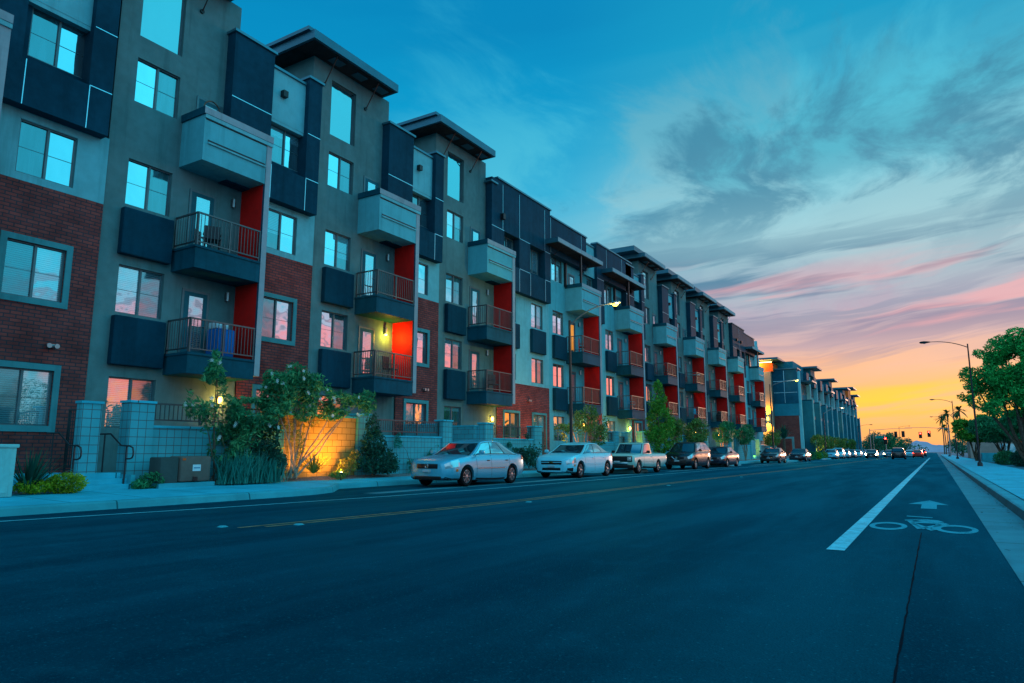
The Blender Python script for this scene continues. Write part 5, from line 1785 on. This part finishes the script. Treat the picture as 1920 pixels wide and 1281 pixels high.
road_car('silver car second in the far parked row', SEDAN, 'paint_silver', -13.4, 131.0)
road_car('blue car third in the far parked row', S2, 'paint_blue', -13.4, 141.0)
road_car('pale car last in the far parked row', SEDAN, 'paint_white', -13.4, 153.0)
road_car('oncoming car with both headlights lit, left of the dark suv', S2, 'paint_black', -9.0, 128.0, 0, 'front')
road_car('oncoming car with lit headlights half hidden beside the dark suv', S2, 'paint_blue', -7.6, 150.0, 0, 'front')
road_car('dark suv driving away in the middle of the road', SUV, 'paint_black', -4.75, 118.0, math.pi, 'none')
road_car('oncoming car with white headlights right of the dark suv', S2, 'paint_white', -4.6, 165.0, 0, 'front')
road_car('red car driving away with glowing tail lights', SEDAN, 'paint_red', -2.9, 150.0, math.pi, 'rear')
road_car('farthest car driving away with red tail lights', SUV, 'paint_black', -2.8, 185.0, math.pi, 'rear')
# ------------------------------------------------------------------ plants
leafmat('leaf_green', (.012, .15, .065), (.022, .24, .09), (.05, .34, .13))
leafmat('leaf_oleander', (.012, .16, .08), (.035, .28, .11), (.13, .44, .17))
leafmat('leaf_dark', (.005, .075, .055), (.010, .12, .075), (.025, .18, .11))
leafmat('leaf_olive', (.06, .16, .035), (.11, .24, .05), (.20, .34, .08))
leafmat('leaf_bright', (.035, .20, .02), (.07, .30, .03), (.16, .42, .05))
leafmat('leaf_agave', (.24, .26, .05), (.36, .36, .07), (.48, .44, .10))
leafmat('leaf_teal', (.012, .19, .16), (.025, .32, .25), (.07, .48, .38))
leafmat('leaf_yellow', (.15, .24, .01), (.27, .38, .015), (.42, .50, .03))
leafmat('leaf_tree', (.010, .20, .05), (.022, .40, .08), (.07, .60, .13))
leafmat('leaf_far', (.02, .13, .07), (.04, .19, .10), (.07, .24, .12))
leafmat('palm_leaf', (.04, .085, .02), (.08, .13, .03), (.13, .17, .05))
mat('petal', (.62, .72, .68), .7, .08, 1.0)

def leaves(mb, blobs, n, size, rng, flat=.0, shell=.55, aspect=.42, gap=.0, gs=1.1):
    """n leaves spread through ellipsoids (centre, radii), more of them towards the outside"""
    vol = [max(.01, r[0] * r[1] * r[2]) ** .75 for c, r in blobs]
    tot = sum(vol)
    for (c, r), v in zip(blobs, vol):
        for _ in range(int(n * v / tot)):
            d_ = Vector((rng.gauss(0, 1), rng.gauss(0, 1), rng.gauss(0, 1))).normalized()
            k = rng.random() ** (1 / 3) if rng.random() > shell else rng.uniform(.72, 1.10)
            p = Vector((c[0] + d_.x * r[0] * k, c[1] + d_.y * r[1] * k, c[2] + d_.z * r[2] * k))
            if gap and mnoise.noise(p * gs) < gap - .35 + .2 * rng.random():
                continue
            a = Vector((rng.gauss(0, 1), rng.gauss(0, 1), rng.gauss(0, 1) * (1 - flat) + d_.z * .3)).normalized()
            b_ = a.orthogonal().normalized()
            b_ = (Matrix.Rotation(rng.uniform(0, 6.28), 3, a) @ b_)
            s = size * rng.uniform(.6, 1.35)
            w = b_ * s * aspect
            u = a * s
            mb.face([p - u, p + w * .9 - u * .1, p + u, p - w * .9 - u * .1])

def branchy(mb, base, tips, r0, rng, n=6):
    for tip in tips:
        p0, p1 = Vector(base), Vector(tip)
        pts = []
        L = (p1 - p0).length
        for i in range(n + 1):
            k = i / n
            q = p0.lerp(p1, k)
            q += Vector((mnoise.noise((tip[0] * 3, k * 2.0, 1)), mnoise.noise((tip[1] * 3, k * 2.0, 5)), 0)) * L * .10 * math.sin(math.pi * k)
            pts.append(q)
        mb.tube(pts, r0, 7, r0 * .25)

def plant(name, label, cat, blobs, n, size, leaf, base, seed, trunk='bark', stems=4, r0=.05, group=None, gap=.15, gs=1.1, flowers=0, aspect=.42, foliage='foliage', tip_k=.6, shell=.55, bs=None):
    rng = random.Random(seed)
    base = Vector(base)
    root = thing(name, label, cat, base, rng.uniform(-.0, .0), group)
    if stems:
        b = MB()
        tips = []
        bl = sorted(blobs, key=lambda q: -q[1][0] * q[1][1] * q[1][2])
        for i in range(stems):
            c, r = bl[i % len(bl)]
            tips.append((c[0] + rng.uniform(-.3, .3) * r[0], c[1] + rng.uniform(-.3, .3) * r[1], c[2] + rng.uniform(-.1, tip_k) * r[2]))
        if bs:
            for i, tp in enumerate(tips):
                branchy(b, (base.x + rng.uniform(-bs, bs) * .4, base.y + rng.uniform(-bs, bs), base.z), [tp], r0, rng)
        else:
            branchy(b, base, tips, r0, rng)
        b.build('trunk', trunk, root, True)
    b = MB()
    leaves(b, blobs, n, size, rng, gap=gap, gs=gs, aspect=aspect, shell=shell)
    b.build(foliage, leaf, root)
    if flowers:
        for k in range(flowers):
            c, r = rng.choice(blobs)
            d_ = Vector((abs(rng.gauss(0, 1)) + .3, rng.gauss(0, 1) - .4, rng.gauss(0, 1))).normalized()
            p = Vector((c[0] + d_.x * r[0], c[1] + d_.y * r[1], c[2] + d_.z * r[2]))
            b = MB()
            for q in range(rng.randint(2, 4)):
                o = p + Vector((rng.gauss(0, .02), rng.gauss(0, .02), rng.gauss(0, .02)))
                for w in range(5):
                    a = w * 1.257
                    ax = Vector((.3, math.cos(a), math.sin(a))) * .035
                    bx_ = Vector((.3, math.cos(a + .6), math.sin(a + .6))) * .035
                    b.face([o, o + ax, o + (ax + bx_) * .8, o + bx_])
            b.build('flower', 'petal', root)
    return root

def blade_plant(name, label, x, y, z, n, L, leaf, seed, width=.035, spread=1.0, droop=.4, group=None, cat='plant'):
    rng = random.Random(seed)
    root = thing(name, label, cat, (x, y, z), 0, group)
    b = MB()
    for k in range(n):
        a = rng.uniform(0, 6.283)
        el = rng.uniform(.35, 1.0) / spread
        l = L * rng.uniform(.65, 1.1)
        o = Vector((math.cos(a), math.sin(a), 0))
        pr = None
        side = Vector((-o.y, o.x, 0))
        N = 5
        vs = []
        for i in range(N + 1):
            s = i / N
            p = Vector((x, y, z)) + o * (.03 + l * s * math.cos(el * 1.35)) + Vector((0, 0, l * s * math.sin(el * 1.35) - droop * l * s * s * .5))
            w = width * (1 - s) ** .7 + .001
            vs += [p - side * w, p + side * w + Vector((0, 0, .006))]
        b.mesh(vs, [(2 * i, 2 * i + 1, 2 * i + 3, 2 * i + 2) for i in range(N)])
    b.build('blades', leaf, root)
    return root

# beside the entrance and along the first wall
z = .25
OL = 'white flowered oleanders by the first wall'
plant('oleander', 'tall oleander with white flowers beside the brown utility box', 'shrub',
      [((-16.35, 11.75, 1.9), (.45, .60, .70)), ((-16.25, 11.35, 2.8), (.28, .32, .62)), ((-16.3, 10.95, 2.3), (.30, .38, .40)), ((-16.3, 12.6, 2.05), (.45, .75, .5)), ((-16.4, 12.3, 1.35), (.45, .75, .6)), ((-16.2, 11.3, 3.35), (.15, .18, .36)), ((-16.2, 13.2, 2.1), (.4, .5, .45)), ((-16.25, 11.9, 1.1), (.4, .5, .4))],
      7400, .09, 'leaf_oleander', (-16.35, 11.75, z), 3, 'bark', 9, .022, OL, .20, 1.5, 14, .30, bs=.45)
plant('oleander', 'spreading oleander with white flowers leaning over the amber-lit wall', 'shrub',
      [((-16.3, 13.5, 2.5), (.5, .60, .5)), ((-16.35, 14.2, 2.85), (.5, .62, .5)), ((-16.2, 14.0, 3.3), (.38, .52, .36)), ((-16.3, 15.0, 2.7), (.48, .6, .42)), ((-16.25, 15.9, 2.55), (.42, .6, .38)), ((-16.3, 16.7, 2.5), (.38, .52, .38)), ((-16.3, 15.0, 3.15), (.3, .5, .28)), ((-16.25, 17.2, 2.7), (.28, .40, .36)), ((-16.2, 16.9, 2.15), (.2, .35, .2)), ((-16.2, 14.5, 2.15), (.2, .45, .22)), ((-16.2, 15.5, 2.2), (.22, .5, .2)), ((-16.2, 13.3, 3.0), (.3, .4, .4))],
      9000, .09, 'leaf_oleander', (-16.35, 14.2, z), 5, 'bark_pale', 9, .035, OL, .18, 1.5, 18, .30, bs=.16)
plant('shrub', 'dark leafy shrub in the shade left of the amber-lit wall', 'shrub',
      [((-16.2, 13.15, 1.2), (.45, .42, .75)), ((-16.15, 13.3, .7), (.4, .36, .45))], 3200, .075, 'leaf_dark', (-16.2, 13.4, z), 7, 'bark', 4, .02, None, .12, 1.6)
plant('shrub', 'loose amber-lit twiggy shrub at the left foot of the glowing wall', 'shrub',
      [((-16.45, 14.0, .75), (.2, .35, .5)), ((-16.4, 14.35, 1.3), (.2, .3, .45)), ((-16.45, 13.95, 1.75), (.2, .3, .4)), ((-16.4, 14.8, 2.0), (.2, .4, .25))], 900, .06, 'leaf_agave', (-16.45, 14.1, z), 8, 'bark_pale', 6, .012, None, .22, 1.8, bs=.4)
plant('shrub', 'low amber-lit bush right of the glowing agave', 'shrub', [((-16.4, 16.5, .55), (.2, .4, .28)), ((-16.45, 16.9, .8), (.18, .25, .3))], 700, .05, 'leaf_agave', (-16.4, 16.6, z), 9, 'bark_pale', 4, .01, None, .2, 1.8)
for i, (yy, xx, hh) in enumerate(((11.75, -15.95, .95), (12.25, -15.9, 1.05), (12.75, -15.95, .85), (13.1, -15.9, .75))):
    r_ = thing('grassy_shrub', ('first', 'second', 'third', 'last')[i] + ' of the four blue-green grassy shrubs right of the brown utility box', 'shrub', (xx, yy, .22), 0, 'blue-green grassy shrubs')
    rng = random.Random(40 + i)
    b = MB()
    for k in range(260):
        a = rng.uniform(0, 6.283); tl = rng.uniform(.05, .55)
        o = Vector((xx + rng.gauss(0, .12), yy + rng.gauss(0, .14), .2))
        l = hh * rng.uniform(.5, 1.05)
        d_ = Vector((math.cos(a) * tl, math.sin(a) * tl, 1)).normalized()
        sd = Vector((-math.sin(a), math.cos(a), 0)) * .011
        m1 = o + d_ * l * .55; tp = o + d_ * l + Vector((math.cos(a), math.sin(a), -.5)) * l * tl * .35
        b.mesh([o - sd, o + sd, m1 + sd, m1 - sd, tp], [(0, 1, 2, 3), (3, 2, 4)])
    b.build('blades', 'leaf_teal', r_)
blade_plant('agave', 'spiky agave glowing amber beside the garden spotlight', -16.35, 15.05, .38, 80, .85, 'leaf_agave', 11, .028, .8, .5)
blade_plant('yucca', 'dark spiky yucca beside the mint cabinet', -15.98, 7.05, .25, 75, 1.05, 'leaf_dark', 12, .032, .85, .3)
plant('ground_bush', 'low yellow-green bush at the foot of the entrance steps', 'bush', [((-15.9, 7.15, .34), (.28, .42, .13)), ((-15.85, 7.7, .38), (.32, .40, .22))], 3200, .035, 'leaf_yellow', (-15.9, 7.5, .2), 13, 'bark', 0, gap=.05)
plant('ground_bush', 'small dark green bush between the block pillar and the brown box', 'bush', [((-16.1, 9.75, .36), (.25, .30, .2)), ((-16.05, 9.45, .28), (.18, .2, .12))], 900, .04, 'leaf_green', (-16.1, 9.65, .2), 14, 'bark', 0)
plant('ground_bush', 'low olive bush under the amber-lit wall', 'bush', [((-16.0, 15.9, .32), (.22, .5, .14))], 700, .04, 'leaf_olive', (-16.0, 15.9, .2), 15, 'bark', 0)
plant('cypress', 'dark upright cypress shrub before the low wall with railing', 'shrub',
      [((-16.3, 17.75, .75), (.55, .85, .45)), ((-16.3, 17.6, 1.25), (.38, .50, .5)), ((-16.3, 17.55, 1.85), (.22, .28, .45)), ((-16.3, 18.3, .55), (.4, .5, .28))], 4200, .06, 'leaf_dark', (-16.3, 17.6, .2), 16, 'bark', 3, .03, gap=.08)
CR = 'climbing shrubs against the block walls'
for i, (ya, yb, hh, lab) in enumerate(((18.9, 22.0, 1.2, 'patchy climbing shrub on the wall behind the silver sedan bonnet'), (25.6, 27.3, .9, 'thin climbing shrub on the wall behind the silver sedan boot'),
                                  (27.4, 29.4, 1.35, 'dark climbing shrub against the wall left of the white sedan'))):
    bl = []
    rr_ = random.Random(70 + i)
    for k in range(int((yb - ya) * 4)):
        bl.append(((-16.66, rr_.uniform(ya, yb), .4 + rr_.random() ** 1.2 * hh), (.10, rr_.uniform(.12, .26), rr_.uniform(.10, .24))))
    plant('climbing_shrub', lab, 'shrub', bl, int(900 * (yb - ya)), .05, 'leaf_dark' if i == 2 else 'leaf_teal', (-16.66, (ya + yb) / 2, .2), 20 + i, 'bark', 5, .012, CR, .28, 2.6, bs=.6)
plant('shrub', 'dark rounded shrub at the brick corner left of the white sedan', 'shrub', [((-16.2, 28.6, .9), (.5, .8, .65))], 1800, .07, 'leaf_dark', (-16.2, 28.6, .2), 25, 'bark', 3, .02)
# street trees along the left pavement
plant('small_tree', 'small lamp-lit tree with yellow-green leaves beside the tall street lamp', 'tree',
      [((-16.0, 32.6, 1.9), (.7, 1.2, .6)), ((-15.9, 33.6, 2.8), (.6, .9, .7)), ((-16.0, 35.0, 1.9), (.7, 1.1, .6)), ((-15.9, 34.3, 3.5), (.4, .6, .5)), ((-16, 31.2, 2.0), (.5, .7, .4)), ((-15.9, 35.6, 2.6), (.4, .6, .4))],
      3800, .10, 'leaf_olive', (-16.0, 33.6, .15), 30, 'bark_pale', 8, .045, None, .28, 1.0, 0, .32)
plant('slender_tree', 'tall narrow bright green tree between the pickup and the black suv', 'tree',
      [((-14.9, 42.2, 1.8), (.8, 1.35, 1.0)), ((-14.9, 42.6, 3.0), (.75, 1.3, .9)), ((-14.9, 42.0, 4.2), (.55, .9, .8)), ((-14.9, 42.3, 5.0), (.28, .45, .5)), ((-14.9, 43.8, 2.4), (.5, .8, .7)), ((-14.9, 40.9, 2.2), (.45, .7, .6))],
      7500, .095, 'leaf_bright', (-14.9, 42.3, .05), 31, 'bark', 5, .05, None, .12, 1.0)
STR = 'small olive trees along the left pavement'
for i, (yy, zz_, w_, lab, lf) in enumerate(((47.8, 2.2, 1.5, 'first small olive tree right of the slender tree', 'leaf_olive'), (54.0, 2.4, 1.6, 'second small olive tree, above the black suv roof', 'leaf_olive'),
                                    (62.5, 2.5, 2.0, 'bushy green tree above the parked dark sedan', 'leaf_green'), (70.0, 2.4, 1.9, 'fourth small tree, above the wall left of the black car', 'leaf_green'), (83.5, 2.3, 2.0, 'olive tree before the end of the building', 'leaf_olive'))):
    plant('street_tree', lab, 'tree', [((-16.0, yy, zz_), (.9, w_, .8)), ((-15.9, yy + w_ * .5, zz_ + .6), (.7, w_ * .7, .55)), ((-16, yy - w_ * .6, zz_ - .3), (.6, w_ * .6, .5))], 3000, .12, lf, (-16.0, yy, -.05), 50 + i, 'bark_pale', 6, .05, STR, .2, .9)
blade_plant('fan_palm', 'dark spiky palm in front of the lit stair tower', -16.2, 92.0, 2.4, 60, 2.4, 'leaf_dark', 60, .12, .7, .5, cat='palm')
b = MB(); b.tube([(-16.2, 92, -.2), (-16.2, 92, 2.5)], .16, 8); o = b.build('trunk', 'bark', None, True); o.parent = [q for q in bpy.data.objects if q.name.startswith('fan_palm')][0]; o.location = -o.parent.location
IS = 'low shrubs on the kerb islands'
for i, (xx, yy, lf) in enumerate(((-13.9, 98, 'leaf_green'), (-13.7, 101.5, 'leaf_bright'), (-13.9, 105, 'leaf_green'), (-13.8, 109, 'leaf_olive'))):
    plant('island_shrub', ('first', 'second', 'third', 'fourth')[i] + ' low shrub on the kerb island right of the last dark car', 'shrub', [((xx, yy, .25), (.5, 1.1, .55)), ((xx, yy + .9, .1), (.4, .8, .4))], 1400, .10, lf, (xx, yy, -.2), 62 + i, 'bark', 3, .02, IS, .1)
LT = 'lamp-lit small trees before the blue building'
for i, yy in enumerate((119, 126, 133, 141, 150, 160, 172)):
    lab = ('nearest', 'second', 'third', 'fourth', 'fifth', 'sixth', 'farthest')[i] + ' of the small trees lit from below before the blue building'
    plant('young_tree', lab, 'tree', [((-16.0, yy, 2.4), (.9, 1.7, 1.0)), ((-15.9, yy + 1.2, 1.6), (.7, 1.1, .7))], 1500, .17, 'leaf_olive', (-16, yy, -.3), 75 + i, 'bark_pale', 4, .06, LT, .15, .8)
for yy in (121, 137, 155):
    spot('garden_light_beam', (-15.4, yy, -.1), (-16.8, yy, 3), 900, AMB, R(120), .8)
# far trees on the left, beyond the buildings
FT = 'dense trees beyond the blue building'
for i, (xx, yy, hh, w_, lf) in enumerate(((-15.5, 222, 5.2, 4.0, 'leaf_far'), (-13.2, 205, 4.6, 3.6, 'leaf_far'), (-11.4, 214, 5.4, 3.6, 'leaf_green'), (-9.9, 226, 4.6, 3.0, 'leaf_green'), (-13.0, 262, 6.4, 4.5, 'leaf_far'), (-18, 265, 7.0, 5, 'leaf_far'), (-9.5, 290, 5.0, 4, 'leaf_far'))):
    lab = ('leftmost tree beyond the blue building', 'pale grey-green tree above the far parked cars', 'tallest dark tree left of the green street sign', 'dark tree behind the lower red signal', 'hazy tree behind the far parked row', 'hazy tree at the corner of the blue building', 'hazy tree behind the dark signal heads')[i]
    plant('broad_tree', lab, 'tree', [((xx, yy, hh * .55), (w_ * .6, w_, hh * .42)), ((xx + 1, yy, hh * .75), (w_ * .4, w_ * .6, hh * .3)), ((xx - 1.2, yy, hh * .4), (w_ * .5, w_ * .6, hh * .3))], 1500, .30, lf, (xx, yy, gz(yy)), 90 + i, 'bark', 3, .15, FT, .1, .5)
# right side
plant('large_tree', 'big dark green tree overhanging the right edge, beside the street lamp', 'tree',
      [((5.6, 60, 5.4), (2.2, 2.4, 1.5)), ((4.0, 60, 6.2), (1.5, 2.0, 1.4)), ((6.2, 60, 7.4), (1.9, 2.2, 1.5)), ((4.9, 60, 8.2), (1.3, 1.6, 1.0)), ((3.2, 60, 4.7), (1.0, 1.6, .9)), ((7.6, 61, 6.0), (2.2, 2.4, 2.2)), ((4.6, 59, 4.0), (1.6, 1.8, .7)), ((2.6, 60, 6.5), (.7, 1.0, .6)), ((7.4, 60, 9.0), (1.6, 1.6, .8)), ((2.9, 59.5, 5.6), (.8, 1.1, .6)), ((6.4, 59, 4.2), (1.6, 1.6, .8)), ((3.6, 60, 7.4), (.8, 1, .7)), ((5.4, 60, 6.6), (2, 2.2, 1.6)), ((7.0, 60, 5.0), (2, 2, 1.4)), ((2.2, 60, 4.9), (.5, .7, .35)), ((5.6, 60, 9.2), (.7, .9, .5)), ((3.2, 60, 8.0), (.35, .5, .3))],
      60000, .12, 'leaf_tree', (5.6, 60.5, -.15), 110, 'bark', 11, .16, None, .12, .75, shell=.55)
UM = 'low spreading trees on the right'
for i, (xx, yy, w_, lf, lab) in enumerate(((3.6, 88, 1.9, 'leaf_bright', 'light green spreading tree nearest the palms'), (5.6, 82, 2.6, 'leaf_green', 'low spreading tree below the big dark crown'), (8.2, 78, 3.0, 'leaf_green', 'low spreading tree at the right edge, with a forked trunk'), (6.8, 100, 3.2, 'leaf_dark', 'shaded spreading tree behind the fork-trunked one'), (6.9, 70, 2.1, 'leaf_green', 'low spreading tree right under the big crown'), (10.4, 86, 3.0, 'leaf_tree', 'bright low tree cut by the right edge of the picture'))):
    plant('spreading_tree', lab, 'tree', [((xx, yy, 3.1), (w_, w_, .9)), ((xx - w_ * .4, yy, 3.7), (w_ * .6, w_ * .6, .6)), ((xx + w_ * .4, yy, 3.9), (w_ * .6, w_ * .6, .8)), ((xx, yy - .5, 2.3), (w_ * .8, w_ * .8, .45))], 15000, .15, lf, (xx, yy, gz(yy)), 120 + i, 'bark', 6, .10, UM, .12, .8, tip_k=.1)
for i, (xx, yy, s, lab) in enumerate(((4.9, 70, 1.0, 'rounded clipped bush nearer the concrete block'), (5.5, 62, 1.05, 'dark rounded bush at the right edge'), (6.2, 75, .9, 'rounded bush behind the other two on the right'))):
    plant('round_bush', lab, 'bush', [((xx, yy, gz(yy) + .55 * s), (.85 * s, .85 * s, .62 * s))], 3600, .07, 'leaf_dark' if i == 1 else 'leaf_green', (xx, yy, gz(yy)), 130 + i, 'bark', 0, gap=.0, group='clipped bushes on the right', shell=.85)
def palm(x, y, H, label, seed, L=2.2):
    rng = random.Random(seed)
    z0 = gz(y)
    r_ = thing('palm_tree', label, 'palm', (x, y, z0), 0, 'palms down the road')
    b = MB(); b.tube([(x, y, z0), (x + .15, y, z0 + H * .5), (x, y, z0 + H)], .22, 8, .15); b.build('trunk', 'bark', r_, True)
    b = MB()
    for k in range(34):
        a = rng.uniform(0, 6.283); el = rng.uniform(-.5, 1.2)
        o = Vector((math.cos(a), math.sin(a), 0)); sd = Vector((-o.y, o.x, 0))
        vs = []
        for i in range(5):
            s = i / 4
            p = Vector((x, y, z0 + H)) + o * L * s * math.cos(el) + Vector((0, 0, L * (s * math.sin(el) - .45 * s * s)))
            w = .30 * math.sin(math.pi * (.12 + .80 * s))
            vs += [p - sd * w - Vector((0, 0, .12 * w)), p + sd * w - Vector((0, 0, .12 * w))]
        b.mesh(vs, [(2 * i, 2 * i + 1, 2 * i + 3, 2 * i + 2) for i in range(4)])
    b.build('crown', 'palm_leaf', r_)
palm(2.7, 300, 13.2, 'palm nearest the road with a full crown', 1, 3.0)
palm(4.4, 290, 14.6, 'tallest palm of the far group', 2, 3.0)
palm(6.6, 235, 12.8, 'palm rising behind the light green tree', 3, 2.8)
palm(3.6, 330, 11.0, 'shorter palm left of the light green tree', 4, 2.8)
plant('broad_tree', 'distant green tree at the end of the right pavement', 'tree', [((5.2, 180, 2.6), (2.2, 3, 2.2)), ((4.2, 180, 1.4), (1.6, 2, 1.2))], 1600, .25, 'leaf_far', (5, 180, gz(180)), 140, 'bark', 3, .12, 'dense trees beyond the right pavement', .1, .6)
plant('broad_tree', 'second distant tree behind the palms', 'tree', [((7.4, 230, 3.2), (3.2, 4, 2.8)), ((4.6, 240, 2.0), (2.2, 3, 1.8))], 1600, .3, 'leaf_far', (6, 235, gz(235)), 141, 'bark', 3, .15, 'dense trees beyond the right pavement', .1, .6)
# trees across the street whose reflections show in the ground floor panes
for i, (xx, yy, lab) in enumerate(((10.5, 21, 'tree across the street mirrored in the nearest ground floor window'), (11.5, 57, 'tree across the street mirrored in the amber ground floor windows'))):
    plant('mirrored_tree', lab, 'tree', [((xx, yy, 3.6), (2.2, 2.4, 1.6)), ((xx - 1, yy + 1.5, 4.4), (1.4, 1.6, 1.0)), ((xx + .5, yy - 1.6, 2.9), (1.4, 1.4, .9))], 14000, .075, 'leaf_green', (xx, yy, gz(yy)), 150 + i, 'bark', 6, .12, 'trees across the street', .2, .8)
far = MB()
rng = random.Random(5)
bl = []
for k in range(60):
    xx = rng.uniform(-260, 260)
    yy = rng.uniform(420, 560)
    if abs(xx + 3.5) < 7: continue
    bl.append(((xx, yy, gz(yy) + rng.uniform(1, 3.5)), (rng.uniform(5, 12), 6, rng.uniform(2.5, 5))))
leaves(far, bl, 9000, .9, rng)
tag(far.build('far_woods', 'leaf_far'), kind='stuff')
# hills on the horizon
mat('hill_rock', (.52, .36, .44), .95, .1, .002)
b = MB()
prof = [(-400, 0), (-260, 18), (-160, 12), (-95, 28), (-60, 44), (-25, 36), (5, 24), (60, 30), (160, 20), (300, 30), (600, 0)]
for (xa, za), (xb, zb_) in zip(prof, prof[1:]):
    n = 6
    for k in range(n):
        x0, x1 = lerp(xa, xb, k / n), lerp(xa, xb, (k + 1) / n)
        q0 = lerp(za, zb_, k / n) + 4 * mnoise.noise((x0 * .05, 0, 0)); q1 = lerp(za, zb_, (k + 1) / n) + 4 * mnoise.noise((x1 * .05, 0, 0))
        b.face([(x0, 3000, -14), (x1, 3000, -14), (x1, 3150, q1 - 8), (x0, 3150, q0 - 8)])
        b.face([(x0, 3150, q0 - 8), (x1, 3150, q1 - 8), (x1, 3400, -14), (x0, 3400, -14)])
tag(b.build('hills', 'hill_rock', smooth=True), kind='structure')

# ------------------------------------------------------------------ right hand odds and ends
blk = thing('concrete_block', 'pale concrete block on the edge of the right pavement', 'block', (4.7, 88, gz(88)))
b = MB(); b.bbox(4.05, 5.5, 87, 89.4, gz(88) + .02, gz(88) + 1.0, .04); b.build('block', 'concrete', blk, True)
b = MB(); b.box(4.03, 4.05, 87.2, 87.6, gz(88) + .05, gz(88) + .85); b.build('plate', 'panel_dark', blk)
ks = thing('parking_stop', 'low pale concrete bar in front of the round bushes', 'kerb block', (6.2, 76, gz(76)))
b = MB(); b.bbox(4.9, 7.6, 73, 73.3, gz(73) + .05, gz(73) + .28, .03); b.build('bar', 'concrete', ks, True)
hy = thing('hydrant', 'small orange hydrant behind the right pavement', 'hydrant', (4.35, 104, gz(104)))
b = MB(); b.lathe([(.16, 0), (.16, .08), (.11, .1), (.11, .62), (.14, .64), (.12, .78), (.03, .86)], 12, 'z', (4.35, 104, gz(104) + .04)); b.build('barrel', 'hydrant_paint' if 'hydrant_paint' in MATS else 'warn_orange', hy, True)
b = MB(); b.lathe([(.055, -.2), (.055, .2)], 10, 'x', (4.35, 104, gz(104) + .52)); b.build('outlet', 'warn_orange', hy, True)
lb = thing('low_building', 'long low beige building behind the trees on the right', 'building', (12, 140, gz(140)))
mat('beige_wall', (.34, .26, .22), .9, .1, .3)
b = MB(); b.box(4.9, 40, 138, 150, gz(140) - .2, 2.7); b.build('wall', 'beige_wall', lb)
b = MB(); b.box(4.7, 40.2, 137.8, 150.2, 2.7, 2.95); b.build('roof', 'coping_metal', lb)
for k in range(4):
    b = MB(); b.box(9 + k * 4, 11 + k * 4, 137.95, 138, gz(140) + .3, 2.0); b.build('window', 'glass_screen', lb)
aw = thing('shop_kiosk', 'small kiosk with orange awning seen between the right hand trunks', 'kiosk', (9.8, 105, gz(105)))
b = MB(); b.box(8.6, 12.0, 105, 107.5, gz(105), 2.35); b.build('wall', 'beige_wall', aw)
b = MB(); b.mesh([(8.4, 104.98, 2.6), (12.2, 104.98, 2.6), (12.2, 103.6, 2.1), (8.4, 103.6, 2.1), (8.4, 103.6, 1.95), (12.2, 103.6, 1.95)], [(0, 1, 2, 3), (3, 2, 5, 4)]); b.build('awning', 'warn_orange', aw)

# ------------------------------------------------------------------ traffic signals
emat('signal_red', (1.0, .015, .01), 40)
mat('sign_teal', (.0, .30, .27), .5, .05, 1.0)
SG = 'traffic signals at the far junction'
def signal(x, y, z, lit, label, backs=False):
    r_ = thing('traffic_signal', label, 'traffic light', (x, y, z), 0, SG)
    b = MB(); b.bbox(x - .2, x + .2, y - .12, y + .12, z - .55, z + .55, .03); b.build('housing', 'black_metal', r_, True)
    b = MB(); b.box(x - .3, x + .3, y + .122, y + .14, z - .66, z + .66); b.build('backplate', 'black_metal', r_)
    for k in range(3):
        b = MB(); c = (x, y - .125, z + .38 - .38 * k)
        b.lathe([(.0001, -.02), (.10, -.012), (.14, .0)], 14, 'y', c)
        b.build('lens', 'signal_red' if (lit and k == 0) else 'car_black', r_)
        b = MB(); b.tube([(x + .15 * math.cos(a), y - .25, c[2] + .15 * math.sin(a)) for a in [i * .35 for i in range(-1, 11)]], .012, 4); b.build('visor', 'black_metal', r_)
def mast(x, y, H, arm, label):
    r_ = thing('signal_mast', label, 'signal mast', (x, y, gz(y)), 0, 'mast arms at the far junction')
    b = MB(); b.tube([(x, y, gz(y)), (x, y, gz(y) + H)], .11, 8, .08); b.build('pole', 'lamp_metal', r_, True)
    b = MB(); b.tube([(x, y, H - .9), (x + arm * .5, y, H - .6), (x + arm, y, H - .55)], .055, 8, .035); b.build('arm', 'lamp_metal', r_, True)
mast(2.6, 172, 6.3, -8.0, 'signal mast with its arm reaching over the road from the right')
mast(-12.6, 178, 6.3, 8.5, 'signal mast with its arm reaching over the road from the left')
signal(-5.75, 171.6, 4.35, False, 'unlit signal head second from the left on the mast arm')
signal(-7.4, 177.6, 4.4, False, 'unlit signal head leftmost on the mast arm')
signal(-2.55, 171.6, 4.1, True, 'red signal head over the middle of the road')
signal(-.95, 171.6, 4.35, True, 'red signal head rightmost on the mast arm')
signal(-8.0, 149, 2.75, True, 'low red signal head below the green street sign')
sp_ = thing('signal_post', 'short post carrying the low red signal', 'post', (-8.0, 149.4, gz(149)))
b = MB(); b.tube([(-8.0, 149.3, gz(149)), (-8.0, 149.3, 3.6)], .08, 8); b.build('post', 'lamp_metal', sp_, True)
sn = thing('street_sign', 'green street name sign hanging beside the signals', 'sign', (-8.9, 150, 3.4))
b = MB(); b.box(-9.7, -8.1, 149.96, 150.0, 3.2, 3.65); b.build('plate', 'sign_teal', sn)
b = MB(); b.box(-9.72, -8.08, 149.97, 149.99, 3.18, 3.67); b.build('border', 'sticker', sn)
b = MB(); b.tube([(-10.1, 150.1, gz(150)), (-10.1, 150.1, 3.95), (-8.0, 150.1, 3.95)], .05, 8); b.build('bracket', 'lamp_metal', sn, True)
DL = 'unlit lamps beyond the junction'
street_lamp(-9.0, 240, 8.5, (2.4, 0), 'faint unlit lamp above the far trees', False, rise=.4, group=DL)
